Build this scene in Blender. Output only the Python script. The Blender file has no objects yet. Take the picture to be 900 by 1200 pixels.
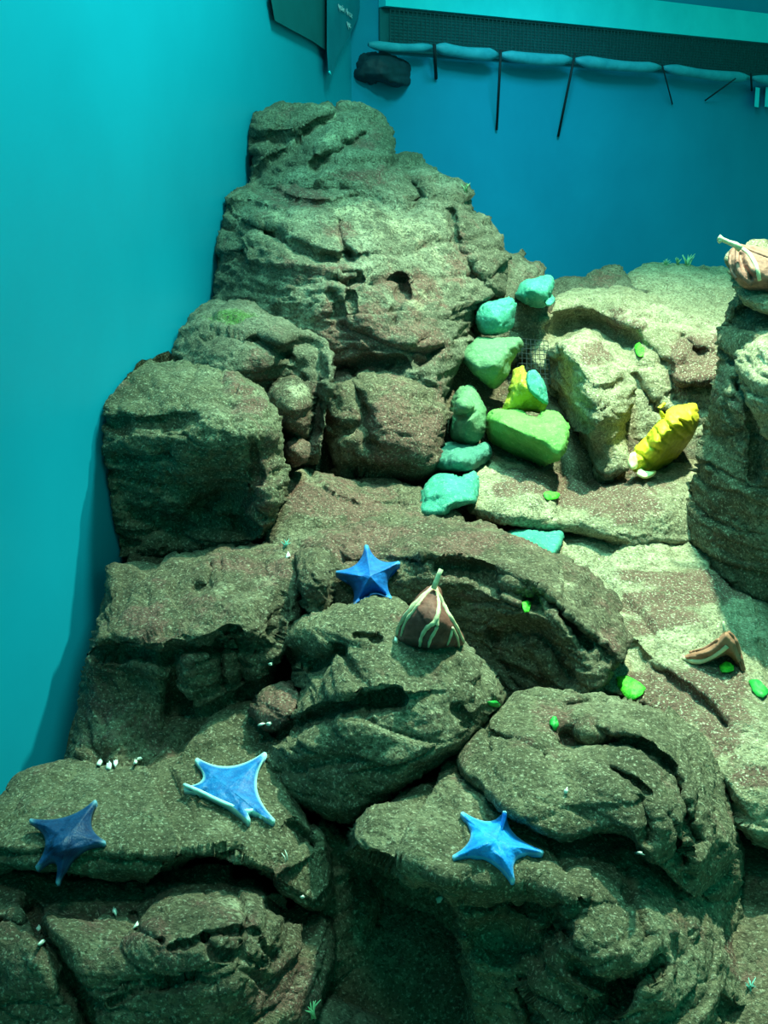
import bpy, math, random
import numpy as np
from mathutils import Vector
from mathutils.bvhtree import BVHTree

S = bpy.context.scene
COL = S.collection
random.seed(7)

# ------------------------------------------------------------------ camera
F = 1200.0                       # focal length in pixels of the 900 x 1200 frame
HC = 1.20                        # eye height above the tank floor
PITCH = math.atan(400.0 / F)     # looking down a little
CP, SP = math.cos(PITCH), math.sin(PITCH)
cam_d = bpy.data.cameras.new('camera')
cam_d.sensor_fit = 'VERTICAL'
cam_d.sensor_height = 36.0
cam_d.lens = F * 36.0 / 1200.0
cam_d.clip_start = 0.02
cam = bpy.data.objects.new('camera', cam_d)
COL.objects.link(cam)
cam.location = (0, 0, HC)
cam.rotation_euler = (math.pi / 2 - PITCH, 0, 0)
S.camera = cam

# ------------------------------------------------------------------ world, lamps, exposure
W = bpy.data.worlds.new('water_ambience')
S.world = W
W.use_nodes = True
bg = W.node_tree.nodes['Background']
bg.inputs[0].default_value = (0.02, 0.48, 0.33, 1)
bg.inputs[1].default_value = 1.05


def lamp(name, kind, loc, target, power, color, size=0.1, angle=None, blend=0.4):
    d = bpy.data.lights.new(name, kind)
    d.energy = power
    d.color = color
    if kind == 'AREA':
        d.shape = 'DISK'
        d.size = size
    else:
        d.shadow_soft_size = size
    if kind == 'SPOT':
        d.spot_size = math.radians(angle)
        d.spot_blend = blend
    o = bpy.data.objects.new(name, d)
    COL.objects.link(o)
    o.location = loc
    o.rotation_euler = (Vector(target) - Vector(loc)).to_track_quat('-Z', 'Y').to_euler()
    return o


lamp('tank_or_fill_lamp', 'SPOT', (0.80, 2.30, 2.90), (0.62, 1.92, 0.5), 900, (0.78, 1.0, 0.66), 0.05, 64, 0.85)
lamp('tank_or_fill_lamp', 'AREA', (0.30, 1.95, 2.85), (0.0, 1.9, 0.4), 70, (0.30, 1.0, 0.74), 0.45)
lamp('tank_or_fill_lamp', 'AREA', (-0.10, 0.55, 2.70), (-0.62, 1.2, 0.6), 14, (0.50, 1.0, 0.80), 0.4)  # added fill light, unseen; brightens the lower left wall and front rocks
lamp('tank_or_fill_lamp', 'SPOT', (0.7, 3.2, 2.5), (1.0, 4.8, 0.55), 150, (0.4, 0.95, 1.0), 0.3, 75, 1.0)  # added unseen spot; brightens the low back wall in place of water haze

S.view_settings.view_transform = 'Standard'
S.view_settings.look = 'None'
S.view_settings.gamma = 1.0
S.view_settings.use_curve_mapping = False
S.view_settings.exposure = 0.0


# ------------------------------------------------------------------ helpers: picture to place
def at(u, v, z):
    """world point(s) on the ray of pixel (u, v) at distance z along the view axis"""
    u = np.asarray(u, float); v = np.asarray(v, float); z = np.asarray(z, float)
    yc = (600.0 - v) / F
    return np.stack([(u - 450.0) / F * z, z * (CP + yc * SP), HC + z * (yc * CP - SP)], -1)


def raydir(u, v):
    yc = (600.0 - v) / F
    return Vector(((u - 450.0) / F, CP + yc * SP, yc * CP - SP)).normalized()


# ------------------------------------------------------------------ helpers: noise
_rs = np.random.RandomState(11)
_G = _rs.normal(size=(1024, 3)); _G /= np.linalg.norm(_G, axis=1)[:, None]
_R = _rs.rand(1024, 3)


def _hash(i, j, k, seed=0):
    h = (i.astype(np.int64) * 73856093) ^ (j.astype(np.int64) * 19349663) ^ (k.astype(np.int64) * 83492791) ^ (seed * 2654435)
    h = (h ^ (h >> 13)) * 1274126177
    h = h ^ (h >> 16)
    return (h & 1023).astype(np.int64)


def perlin(p, seed=0):
    c = np.floor(p).astype(np.int64); f = p - c
    w = f * f * f * (f * (f * 6 - 15) + 10)
    out = np.zeros(len(p))
    for dx in (0, 1):
        wx = w[:, 0] if dx else 1 - w[:, 0]
        for dy in (0, 1):
            wy = w[:, 1] if dy else 1 - w[:, 1]
            for dz in (0, 1):
                wz = w[:, 2] if dz else 1 - w[:, 2]
                g = _G[_hash(c[:, 0] + dx, c[:, 1] + dy, c[:, 2] + dz, seed)]
                out += wx * wy * wz * (g[:, 0] * (f[:, 0] - dx) + g[:, 1] * (f[:, 1] - dy) + g[:, 2] * (f[:, 2] - dz))
    return out


def fbm(p, octaves=4, seed=0, gain=0.5):
    a, t = 1.0, np.zeros(len(p))
    for o in range(octaves):
        t += a * perlin(p, seed + o)
        p = p * 2.03 + 7.1
        a *= gain
    return t


def fracture(p, seed=0):
    """cells that each lean their own way, as broken stone does; and the distance to the joint"""
    c = np.floor(p).astype(np.int64)
    n = len(p)
    f1 = np.full(n, 9.0); f2 = np.full(n, 9.0); tilt = np.zeros(n)
    for dx in (-1, 0, 1):
        for dy in (-1, 0, 1):
            for dz in (-1, 0, 1):
                h = _hash(c[:, 0] + dx, c[:, 1] + dy, c[:, 2] + dz, seed)
                d = p - (c + np.array([dx, dy, dz]) + _R[h])
                r = np.sqrt((d * d).sum(1))
                t = (_G[(h + 77) & 1023] * d).sum(1) + (_R[(h + 31) & 1023][:, 0] - 0.5) * 0.5
                near = r < f1
                f2 = np.where(near, f1, np.minimum(f2, r))
                tilt = np.where(near, t, tilt)
                f1 = np.where(near, r, f1)
    return tilt, f2 - f1


# ------------------------------------------------------------------ helpers: outlines
def smooth_outline(pts, k=4, closed=True):
    P = np.array(pts, float); n = len(P); out = []
    rng = range(n) if closed else range(n - 1)
    for i in rng:
        if closed:
            a, b, c, d = P[(i - 1) % n], P[i], P[(i + 1) % n], P[(i + 2) % n]
        else:
            a, b, c, d = P[max(i - 1, 0)], P[i], P[i + 1], P[min(i + 2, n - 1)]
        for j in range(k):
            t = j / k
            out.append(0.5 * ((2 * b) + (c - a) * t + (2 * a - 5 * b + 4 * c - d) * t * t + (3 * b - a - 3 * c + d) * t ** 3))
    if not closed:
        out.append(P[-1])
    return np.array(out)


def seg_dist(q, poly, closed=True):
    """distance of points to a polyline, nearest point on it, and on which side they lie"""
    n = len(poly)
    best = np.full(len(q), 1e9); near = np.zeros((len(q), 2)); side = np.zeros(len(q))
    for i in range(n if closed else n - 1):
        a = poly[i]; b = poly[(i + 1) % n]; ab = b - a
        L = (ab * ab).sum()
        if L < 1e-9:
            continue
        t = np.clip(((q - a) @ ab) / L, 0, 1)
        pr = a + t[:, None] * ab
        d = np.hypot(q[:, 0] - pr[:, 0], q[:, 1] - pr[:, 1])
        m = d < best
        best = np.where(m, d, best)
        near[m] = pr[m]
        cr = ab[0] * (q[:, 1] - a[1]) - ab[1] * (q[:, 0] - a[0])
        side = np.where(m, np.sign(cr), side)
    return best, near, side


def inside(q, poly):
    x, y = q[:, 0], q[:, 1]
    c = np.zeros(len(q), bool)
    n = len(poly)
    for i in range(n):
        x1, y1 = poly[i]; x2, y2 = poly[(i + 1) % n]
        if y1 == y2:
            continue
        m = ((y1 > y) != (y2 > y)) & (x < (x2 - x1) * (y - y1) / (y2 - y1) + x1)
        c ^= m
    return c


def tps(ctrl):
    """smooth surface through control points (u, v, z), interpolated in 1/z so that planes stay planes"""
    C = np.array(ctrl, float)
    P = C[:, :2] / 100.0; w = 1.0 / C[:, 2]
    n = len(P)
    if n < 4:
        A = np.c_[np.ones(n), P]
        co = np.linalg.lstsq(A, w, rcond=None)[0]
        return lambda q: 1.0 / np.maximum(np.c_[np.ones(len(q)), q / 100.0] @ co, 0.12)
    d = np.linalg.norm(P[:, None] - P[None], axis=2)
    K = np.where(d > 0, d * d * np.log(np.maximum(d, 1e-9)), 0) + np.eye(n) * 1e-3
    A = np.zeros((n + 3, n + 3)); A[:n, :n] = K; A[:n, n] = 1; A[:n, n + 1:] = P; A[n, :n] = 1; A[n + 1:, :n] = P.T
    co = np.linalg.solve(A, np.r_[w, 0, 0, 0])

    def f(q):
        p = q / 100.0
        out = co[n] + p @ co[n + 1:]
        for i in range(n):
            r = np.hypot(p[:, 0] - P[i, 0], p[:, 1] - P[i, 1])
            out += co[i] * np.where(r > 0, r * r * np.log(np.maximum(r, 1e-9)), 0)
        return 1.0 / np.clip(out, 0.2, 1.25)
    return f


# ------------------------------------------------------------------ helpers: objects
def tag(o, label=None, cat=None, group=None, kind=None):
    if label: o['label'] = label
    if cat: o['category'] = cat
    if group: o['group'] = group
    if kind: o['kind'] = kind
    return o


def mesh_obj(name, V, faces, mat, parent=None, smooth=True, recenter=True, paint=None):
    V = np.asarray(V, float)
    me = bpy.data.meshes.new(name)
    if recenter and parent is None:
        loc = np.array([V[:, 0].mean(), V[:, 1].mean(), V[:, 2].min()])
    elif parent is not None:
        loc = np.array(parent.location)
    else:
        loc = np.zeros(3)
    Vl = V - loc
    if isinstance(faces, np.ndarray):
        nv, nf, k = len(Vl), len(faces), faces.shape[1]
        me.vertices.add(nv); me.vertices.foreach_set('co', Vl.astype(np.float32).ravel())
        me.loops.add(nf * k); me.loops.foreach_set('vertex_index', faces.astype(np.int32).ravel())
        me.polygons.add(nf); me.polygons.foreach_set('loop_start', np.arange(0, nf * k, k, dtype=np.int32))
        me.update(calc_edges=True)
        me.validate()
    else:
        me.from_pydata([tuple(v) for v in Vl], [], [tuple(int(i) for i in f) for f in faces])
    me.polygons.foreach_set('use_smooth', np.full(len(me.polygons), smooth))
    if paint is not None:
        at_ = me.color_attributes.new('paint', 'FLOAT_COLOR', 'POINT')
        at_.data.foreach_set('color', np.c_[paint, np.ones(len(paint))].astype(np.float32).ravel())
    me.materials.append(mat)
    me.update()
    o = bpy.data.objects.new(name, me)
    COL.objects.link(o)
    if parent is None:
        o.location = loc
    else:
        o.parent = parent
    return o


def empty(name, loc, label, cat, group=None):
    o = bpy.data.objects.new(name, None)
    COL.objects.link(o)
    o.location = tuple(loc)
    o.empty_display_size = 0.03
    return tag(o, label, cat, group)


def tube_data(pts, rad, n=8, caps=True):
    pts = [Vector(p) for p in pts]
    if not hasattr(rad, '__len__'):
        rad = [rad] * len(pts)
    V, Fc = [], []
    up = Vector((0.13, 0.21, 0.97))
    for i, p in enumerate(pts):
        t = (pts[min(i + 1, len(pts) - 1)] - pts[max(i - 1, 0)]).normalized()
        a = t.cross(up)
        if a.length < 0.05:
            a = t.cross(Vector((1, 0, 0)))
        a.normalize(); b = t.cross(a)
        for k in range(n):
            q = 2 * math.pi * k / n
            V.append(p + (a * math.cos(q) + b * math.sin(q)) * rad[i])
    for i in range(len(pts) - 1):
        for k in range(n):
            Fc.append((i * n + k, i * n + (k + 1) % n, (i + 1) * n + (k + 1) % n, (i + 1) * n + k))
    if caps:
        Fc.append(tuple(range(n))[::-1]); m = (len(pts) - 1) * n
        Fc.append(tuple(range(m, m + n)))
    return V, Fc


def tube(name, pts, rad, mat, parent=None, n=8):
    V, Fc = tube_data(pts, rad, n)
    return mesh_obj(name, V, Fc, mat, parent)


def box_data(c, sx, sy, sz, rz=0.0):
    V = []
    for x in (-1, 1):
        for y in (-1, 1):
            for z in (-1, 1):
                X, Y = x * sx / 2, y * sy / 2
                V.append((c[0] + X * math.cos(rz) - Y * math.sin(rz), c[1] + X * math.sin(rz) + Y * math.cos(rz), c[2] + z * sz / 2))
    return V, [(0, 1, 3, 2), (4, 6, 7, 5), (0, 4, 5, 1), (2, 3, 7, 6), (0, 2, 6, 4), (1, 5, 7, 3)]


# ------------------------------------------------------------------ materials
class NT:
    def __init__(self, name, rough=0.8, spec=0.3):
        self.m = bpy.data.materials.new(name); self.m.use_nodes = True
        self.t = self.m.node_tree; self.n = self.t.nodes
        self.b = self.n['Principled BSDF']
        self.b.inputs['Roughness'].default_value = rough
        self.b.inputs['Specular IOR Level'].default_value = spec
        self.pos = self.n.new('ShaderNodeNewGeometry').outputs['Position']

    def link(self, a, b): self.t.links.new(a, b)

    def noise(self, scale, detail=4, rough=0.55, dist=0.0, vec=None):
        k = self.n.new('ShaderNodeTexNoise')
        k.inputs['Scale'].default_value = scale; k.inputs['Detail'].default_value = detail
        k.inputs['Roughness'].default_value = rough; k.inputs['Distortion'].default_value = dist
        self.link(vec or self.pos, k.inputs['Vector'])
        return k.outputs['Fac']

    def voro(self, scale, feature='F1'):
        k = self.n.new('ShaderNodeTexVoronoi'); k.feature = feature
        k.inputs['Scale'].default_value = scale
        self.link(self.pos, k.inputs['Vector'])
        return k.outputs['Distance']

    def ramp(self, fac, stops):
        k = self.n.new('ShaderNodeValToRGB')
        e = k.color_ramp.elements
        while len(e) < len(stops):
            e.new(0.5)
        for i, (p, c) in enumerate(stops):
            e[i].position = p
            e[i].color = (c, c, c, 1) if not hasattr(c, '__len__') else (*c, 1)
        self.link(fac, k.inputs[0])
        return k.outputs[0]

    def math(self, op, a, b=None, clamp=False):
        k = self.n.new('ShaderNodeMath'); k.operation = op; k.use_clamp = clamp
        for i, x in enumerate((a, b)):
            if x is None: continue
            if isinstance(x, (int, float)): k.inputs[i].default_value = x
            else: self.link(x, k.inputs[i])
        return k.outputs[0]

    def mix(self, fac, a, b, mode='MIX'):
        k = self.n.new('ShaderNodeMix'); k.data_type = 'RGBA'; k.blend_type = mode
        for s, x in ((0, fac), (6, a), (7, b)):
            if isinstance(x, (int, float)): k.inputs[s].default_value = x
            elif isinstance(x, tuple): k.inputs[s].default_value = (*x, 1)
            else: self.link(x, k.inputs[s])
        return k.outputs[2]

    def attr(self, name='paint'):
        k = self.n.new('ShaderNodeAttribute'); k.attribute_name = name
        s = self.n.new('ShaderNodeSeparateColor')
        self.link(k.outputs['Color'], s.inputs[0])
        return s.outputs

    def bump(self, h, strength=0.5, dist=0.01, normal=None):
        k = self.n.new('ShaderNodeBump')
        k.inputs['Strength'].default_value = strength; k.inputs['Distance'].default_value = dist
        self.link(h, k.inputs['Height'])
        if normal: self.link(normal, k.inputs['Normal'])
        self.link(k.outputs[0], self.b.inputs['Normal'])
        return k.outputs[0]

    def color(self, c):
        if isinstance(c, tuple): self.b.inputs['Base Color'].default_value = (*c, 1)
        else: self.link(c, self.b.inputs['Base Color'])
        return self.m


def rock_material(name, dark, mid, light, maroon=0.0, speck=0.5, grain=1.0, crust=0.34):
    """weathered stone: base tones, crusts of maroon algae, green film, pale silt and grit"""
    t = NT(name, 0.85, 0.25)
    n1 = t.noise(5.5, 8, 0.62, 0.4)
    base = t.ramp(n1, [(0.30, dark), (0.50, mid), (0.72, light)])
    n1b = t.noise(38, 5, 0.7)
    base = t.mix(t.ramp(n1b, [(0.35, 0.75), (0.60, 0.0)]), base, dark)
    pm = t.attr()
    n2 = t.noise(13, 7, 0.72, 0.6)
    mm = t.math('ADD', t.math('ADD', n2, t.math('MULTIPLY', pm[0], crust)), maroon)
    base = t.mix(t.ramp(mm, [(0.60, 0.0), (0.72, 0.92)]), base, t.mix(n1b, (0.080, 0.042, 0.036), (0.23, 0.115, 0.095)))
    n3 = t.noise(16, 6, 0.7, 0.3)
    gg = t.math('ADD', n3, t.math('MULTIPLY', pm[2], 0.4))
    base = t.mix(t.ramp(gg, [(0.72, 0.0), (0.86, 0.85)]), base, (0.06, 0.17, 0.03))
    n4 = t.noise(21, 6, 0.75, 0.2)
    pp = t.math('ADD', n4, t.math('MULTIPLY', pm[1], 0.36))
    base = t.mix(t.ramp(pp, [(0.62, 0.0), (0.80, 0.85)]), base, t.mix(n1b, (0.24, 0.23, 0.15), (0.62, 0.60, 0.42)))
    sp = t.noise(230, 2, 0.6)
    base = t.mix(t.ramp(sp, [(0.55, 0.0), (0.68, speck)]), base, (0.66, 0.66, 0.50))
    sp2 = t.noise(170, 2, 0.6)
    base = t.mix(t.ramp(sp2, [(0.36, 0.85), (0.49, 0.0)]), base, dark)
    h = t.math('ADD', t.math('MULTIPLY', t.noise(34, 9, 0.68, 0.5), 1.0), t.math('MULTIPLY', t.noise(150, 4, 0.65), 0.5))
    t.bump(h, 0.85 * grain, 0.022)
    return t.color(base)


M = {}
M['rock_grey'] = rock_material('rock_grey', (0.060, 0.062, 0.042), (0.17, 0.175, 0.125), (0.33, 0.34, 0.25), 0.02, 0.28)
M['rock_brown'] = rock_material('rock_brown', (0.050, 0.044, 0.028), (0.135, 0.118, 0.074), (0.24, 0.225, 0.15), 0.06, 0.36)
M['rock_olive'] = rock_material('rock_olive', (0.055, 0.054, 0.032), (0.155, 0.15, 0.092), (0.27, 0.27, 0.18), 0.0, 0.45)
M['rock_pale'] = rock_material('rock_pale', (0.15, 0.14, 0.085), (0.40, 0.38, 0.25), (0.60, 0.58, 0.40), 0.0, 0.85, 1.1, 0.80)


def stone_material(name, c1, c2, edge):
    t = NT(name, 0.7, 0.3)
    n = t.noise(26, 6, 0.65, 0.4)
    c = t.ramp(n, [(0.32, c1), (0.66, c2)])
    c = t.mix(t.ramp(t.noise(150, 3, 0.6), [(0.56, 0.0), (0.70, 0.55)]), c, edge)
    t.bump(t.noise(60, 7, 0.7), 0.8, 0.012)
    return t.color(c)


def plain_material(name, c1, c2, rough=0.6, scale=40, bump=0.2, spec=0.3, dist=0.004):
    t = NT(name, rough, spec)
    n = t.noise(scale, 5, 0.6, 0.2)
    t.bump(n, bump, dist)
    return t.color(t.ramp(n, [(0.32, c1), (0.68, c2)]))


M['wall_cyan'] = plain_material('tank_wall_cyan', (0.002, 0.30, 0.47), (0.003, 0.34, 0.53), 0.5, 1.6, 0.05, 0.25, 0.01)
M['wall_blue'] = plain_material('tank_wall_blue', (0.002, 0.20, 0.36), (0.003, 0.24, 0.42), 0.6, 1.8, 0.08, 0.2, 0.01)
M['sand'] = plain_material('sand', (0.20, 0.19, 0.13), (0.34, 0.32, 0.22), 0.9, 60, 0.4)

# ------------------------------------------------------------------ the tank
CORNER = (-0.127, 4.32)
LDIR = (-0.403 / 2.48, -1.0)        # left wall, per metre towards the viewer
BDIR = (2.08, 1.32)                  # back wall


def slab(name, a, b, z0, z1, th, mat):
    """a wall between two floor points, th thick on the far side"""
    ax, ay = a; bx, by = b
    L = math.hypot(bx - ax, by - ay); nx, ny = -(by - ay) / L * th, (bx - ax) / L * th
    base = [(ax, ay), (bx, by), (bx + nx, by + ny), (ax + nx, ay + ny)]
    V = [(x, y, z0) for x, y in base] + [(x, y, z1) for x, y in base]
    Fc = [(3, 2, 1, 0), (4, 5, 6, 7), (0, 1, 5, 4), (1, 2, 6, 5), (2, 3, 7, 6), (3, 0, 4, 7)]
    return tag(mesh_obj(name, V, Fc, mat, smooth=False), kind='structure')


WALL_H = 2.6
lw_end = (CORNER[0] + LDIR[0] * 4.4, CORNER[1] + LDIR[1] * 4.4)
bw_end = (CORNER[0] + BDIR[0] * 2.1, CORNER[1] + BDIR[1] * 2.1)
slab('wall_left', lw_end, CORNER, 0.0, WALL_H, 0.06, M['wall_cyan'])
slab('wall_back', CORNER, bw_end, 0.0, WALL_H, 0.06, M['wall_blue'])
fl = [(lw_end[0], lw_end[1]), (4.3, lw_end[1]), (bw_end[0], bw_end[1]), (CORNER[0], CORNER[1])]
tag(mesh_obj('floor', [(x, y, -0.05) for x, y in fl] + [(x, y, 0.0) for x, y in fl],
             [(3, 2, 1, 0), (4, 5, 6, 7), (0, 1, 5, 4), (1, 2, 6, 5), (2, 3, 7, 6), (3, 0, 4, 7)], M['sand'], smooth=False), kind='structure')


def on_back(u, v, off=0.0):
    """where the ray of a pixel meets the back wall (off metres in front of it)"""
    d = raydir(u, v)
    L = math.hypot(*BDIR); nx, ny = BDIR[1] / L, -BDIR[0] / L
    c = (CORNER[0] + nx * off, CORNER[1] + ny * off)
    t = (nx * c[0] + ny * c[1]) / (nx * d.x + ny * d.y)
    return Vector((d.x * t, d.y * t, HC + d.z * t))


def on_left(u, v, off=0.0):
    d = raydir(u, v)
    L = math.hypot(*LDIR); nx, ny = -LDIR[1] / L, LDIR[0] / L
    c = (CORNER[0] + nx * off, CORNER[1] + ny * off)
    t = (nx * c[0] + ny * c[1]) / (nx * d.x + ny * d.y)
    return Vector((d.x * t, d.y * t, HC + d.z * t))


# ------------------------------------------------------------------ boulders
SURF_V, SURF_F, SURF_N = [], [], [0]
BVH = None


def boulder(name, outline, ctrl, mat, label, rim=30, rimT=0.08, back=0.22, px=2.5, amp=1.0, cell=0.15,
            strata=(0.5, 0.2, 1.6), grooves=(), ledges=(), paint=(), cat='rock', group=None, parent=None, seed=0,
            register=True, wobble=2.5, power=0.65, kids_of=None):
    if cat == 'rock' and parent is None:
        rim, rimT = rim * 0.85, rimT * 0.62
    ol = smooth_outline(outline, 5)
    if wobble:
        q = np.c_[ol / 22.0, np.full(len(ol), seed * 3.7)]
        ol = ol + wobble * np.c_[fbm(q, 3, seed), fbm(q + 31.7, 3, seed + 5)]
    lo, hi = ol.min(0) - px, ol.max(0) + px
    us = np.arange(lo[0], hi[0] + px, px); vs = np.arange(lo[1], hi[1] + px, px)
    UU, VV = np.meshgrid(us, vs)
    q = np.c_[UU.ravel(), VV.ravel()]
    d, near, _ = seg_dist(q, ol)
    ins = inside(q, ol)
    keep = ins | (d < px * 0.75)
    rimv = keep & (~ins | (d < px * 0.25))
    q[rimv] = near[rimv]; d = np.where(rimv, 0.0, d)
    nu, nv_ = len(us), len(vs)
    idx = np.full(len(q), -1); sel = np.where(keep)[0]; idx[sel] = np.arange(len(sel))
    I = idx.reshape(nv_, nu)
    a, b, c, e = I[:-1, :-1].ravel(), I[:-1, 1:].ravel(), I[1:, 1:].ravel(), I[1:, :-1].ravel()
    ok = (a >= 0) & (b >= 0) & (c >= 0) & (e >= 0)
    quads = np.c_[a, e, c, b][ok]
    Q, D = q[sel], d[sel]
    used = np.zeros(len(Q), bool); used[quads.ravel()] = True
    remap = np.cumsum(used) - 1
    Q, D = Q[used], D[used]; quads = remap[quads]
    # border vertices of the kept grid become the rim
    e_all = np.concatenate([quads[:, [0, 1]], quads[:, [1, 2]], quads[:, [2, 3]], quads[:, [3, 0]]])
    key = np.sort(e_all, 1); key = key[:, 0].astype(np.int64) * 10000000 + key[:, 1]
    uq, inv, cnt = np.unique(key, return_inverse=True, return_counts=True)
    bmask = cnt[inv] == 1
    bord = np.zeros(len(Q), bool); bord[e_all[bmask].ravel()] = True
    dd, nn, _ = seg_dist(Q[bord], ol)
    Q[bord] = nn; D[bord] = 0.0
    # front surface
    surf = tps(ctrl)
    Z0 = surf(Q)
    R = min(rim, max(D.max(), 4.0))
    prof = np.clip(1 - (1 - np.clip(D / R, 0, 1)) ** 2, 0, 1) ** power
    Zf = Z0 + rimT * (1 - prof)
    wq = np.c_[Q / 17.0, np.full(len(Q), seed + 0.5)]
    QW = Q + 3.0 * np.c_[fbm(wq, 3, seed + 3), fbm(wq + 11.3, 3, seed + 9)]
    for g in grooves:
        pl, w, dep = smooth_outline(g[0], 4, False), g[1], g[2]
        gd, _, _ = seg_dist(QW, pl, False)
        wn = w * (0.75 + 0.6 * (0.5 + fbm(np.c_[Q / 30.0, np.full(len(Q), 4.4)], 2, seed)))
        Zf = Zf + dep * np.exp(-(gd / wn) ** 2)
    for g in ledges:
        pl, w, dep, reach = smooth_outline(g[0], 4, False), g[1], g[2], g[3]
        gd, _, sd = seg_dist(QW, pl, False)
        s = gd * sd
        Zf = Zf - dep * np.where(s > 0, np.exp(-np.abs(s) / reach), 0.0) * np.clip(np.abs(s) / w, 0, 1)
    Vf = at(Q[:, 0], Q[:, 1], Zf)
    prb = np.clip(1 - (1 - np.clip(D / (R * 2.2), 0, 1)) ** 2, 0, 1) ** 0.6
    Zb = Z0 + rimT + back * prb
    inner = ~bord
    Vb = at(Q[inner, 0], Q[inner, 1], Zb[inner])
    bidx = np.where(bord, np.arange(len(Q)), len(Q) + np.cumsum(inner) - 1)
    V = np.r_[Vf, Vb]
    faces = np.r_[quads, bidx[quads][:, ::-1]]
    # leave out back faces that lie wholly on the rim
    allb = bord[quads].all(1)
    faces = np.r_[quads, bidx[quads][~allb][:, ::-1]]
    # break the surface up
    if amp > 0:
        fn = np.cross(V[faces[:, 2]] - V[faces[:, 0]], V[faces[:, 3]] - V[faces[:, 1]])
        N = np.zeros_like(V)
        for k in range(4):
            for ax in range(3):
                N[:, ax] += np.bincount(faces[:, k], fn[:, ax], len(V))
        N /= np.maximum(np.linalg.norm(N, axis=1)[:, None], 1e-12)
        P = V * np.array(strata)
        ang = 0.5 + seed * 0.37
        ca, sa = math.cos(0.35), math.sin(0.35 * math.sin(ang))
        P = np.c_[P[:, 0] * ca + P[:, 2] * sa, P[:, 1], P[:, 2] * ca - P[:, 0] * sa] + seed * 1.3
        P = P + 0.02 * np.c_[perlin(P * 14, 1), perlin(P * 14, 2), perlin(P * 14, 3)]
        t1, j1 = fracture(P / cell, seed)
        t2, j2 = fracture(P / (cell * 0.36), seed + 13)
        t3, j3 = fracture(P / (cell * 0.15), seed + 29)
        fb = fbm(V / (cell * 0.5), 5, seed + 2, 0.55)
        patch = np.clip(0.5 + 1.4 * fbm(V / (cell * 1.3), 2, seed + 40), 0, 1)
        disp = cell * (0.13 * t1 + 0.065 * t2 * (0.3 + patch) + 0.026 * t3 * (1.2 - patch) + 0.085 * fb
                       - 0.05 * np.exp(-(j1 / 0.055) ** 2) * patch - 0.022 * np.exp(-(j2 / 0.07) ** 2) * (1 - patch))
        V = V + N * (amp * disp)[:, None]
    # stone never passes through the tank wall: it lies flat against it
    V[:, 0] = np.maximum(V[:, 0], CORNER[0] + LDIR[0] * (CORNER[1] - V[:, 1]) + 0.006)
    # crusts of algae, silt and green film
    UV = np.r_[Q, Q[inner]]
    pa = np.zeros((len(V), 3))
    for (pu, pv, ru, rv, kind, st) in paint:
        ch = 'mpg'.index(kind)
        pa[:, ch] += st * np.exp(-(((UV[:, 0] - pu) / ru) ** 2 + ((UV[:, 1] - pv) / rv) ** 2))
    o = mesh_obj(name, V, faces, mat, parent, paint=pa)
    if parent is None:
        tag(o, label, cat, group)
    elif label:
        o['label'] = label
    if register:
        SURF_V.append(V); SURF_F.append(quads + SURF_N[0]); SURF_N[0] += len(V)
    return o


def finish_surface():
    global BVH
    V = np.concatenate(SURF_V); Fq = np.concatenate(SURF_F)
    BVH = BVHTree.FromPolygons(V.tolist(), Fq.tolist())


def hit(u, v):
    r = BVH.ray_cast(Vector((0, 0, HC)), raydir(u, v))
    if r[0] is None:
        return Vector(at(u, v, 2.0)), Vector((0, 0, 1))
    return r[0], r[1]


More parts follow.
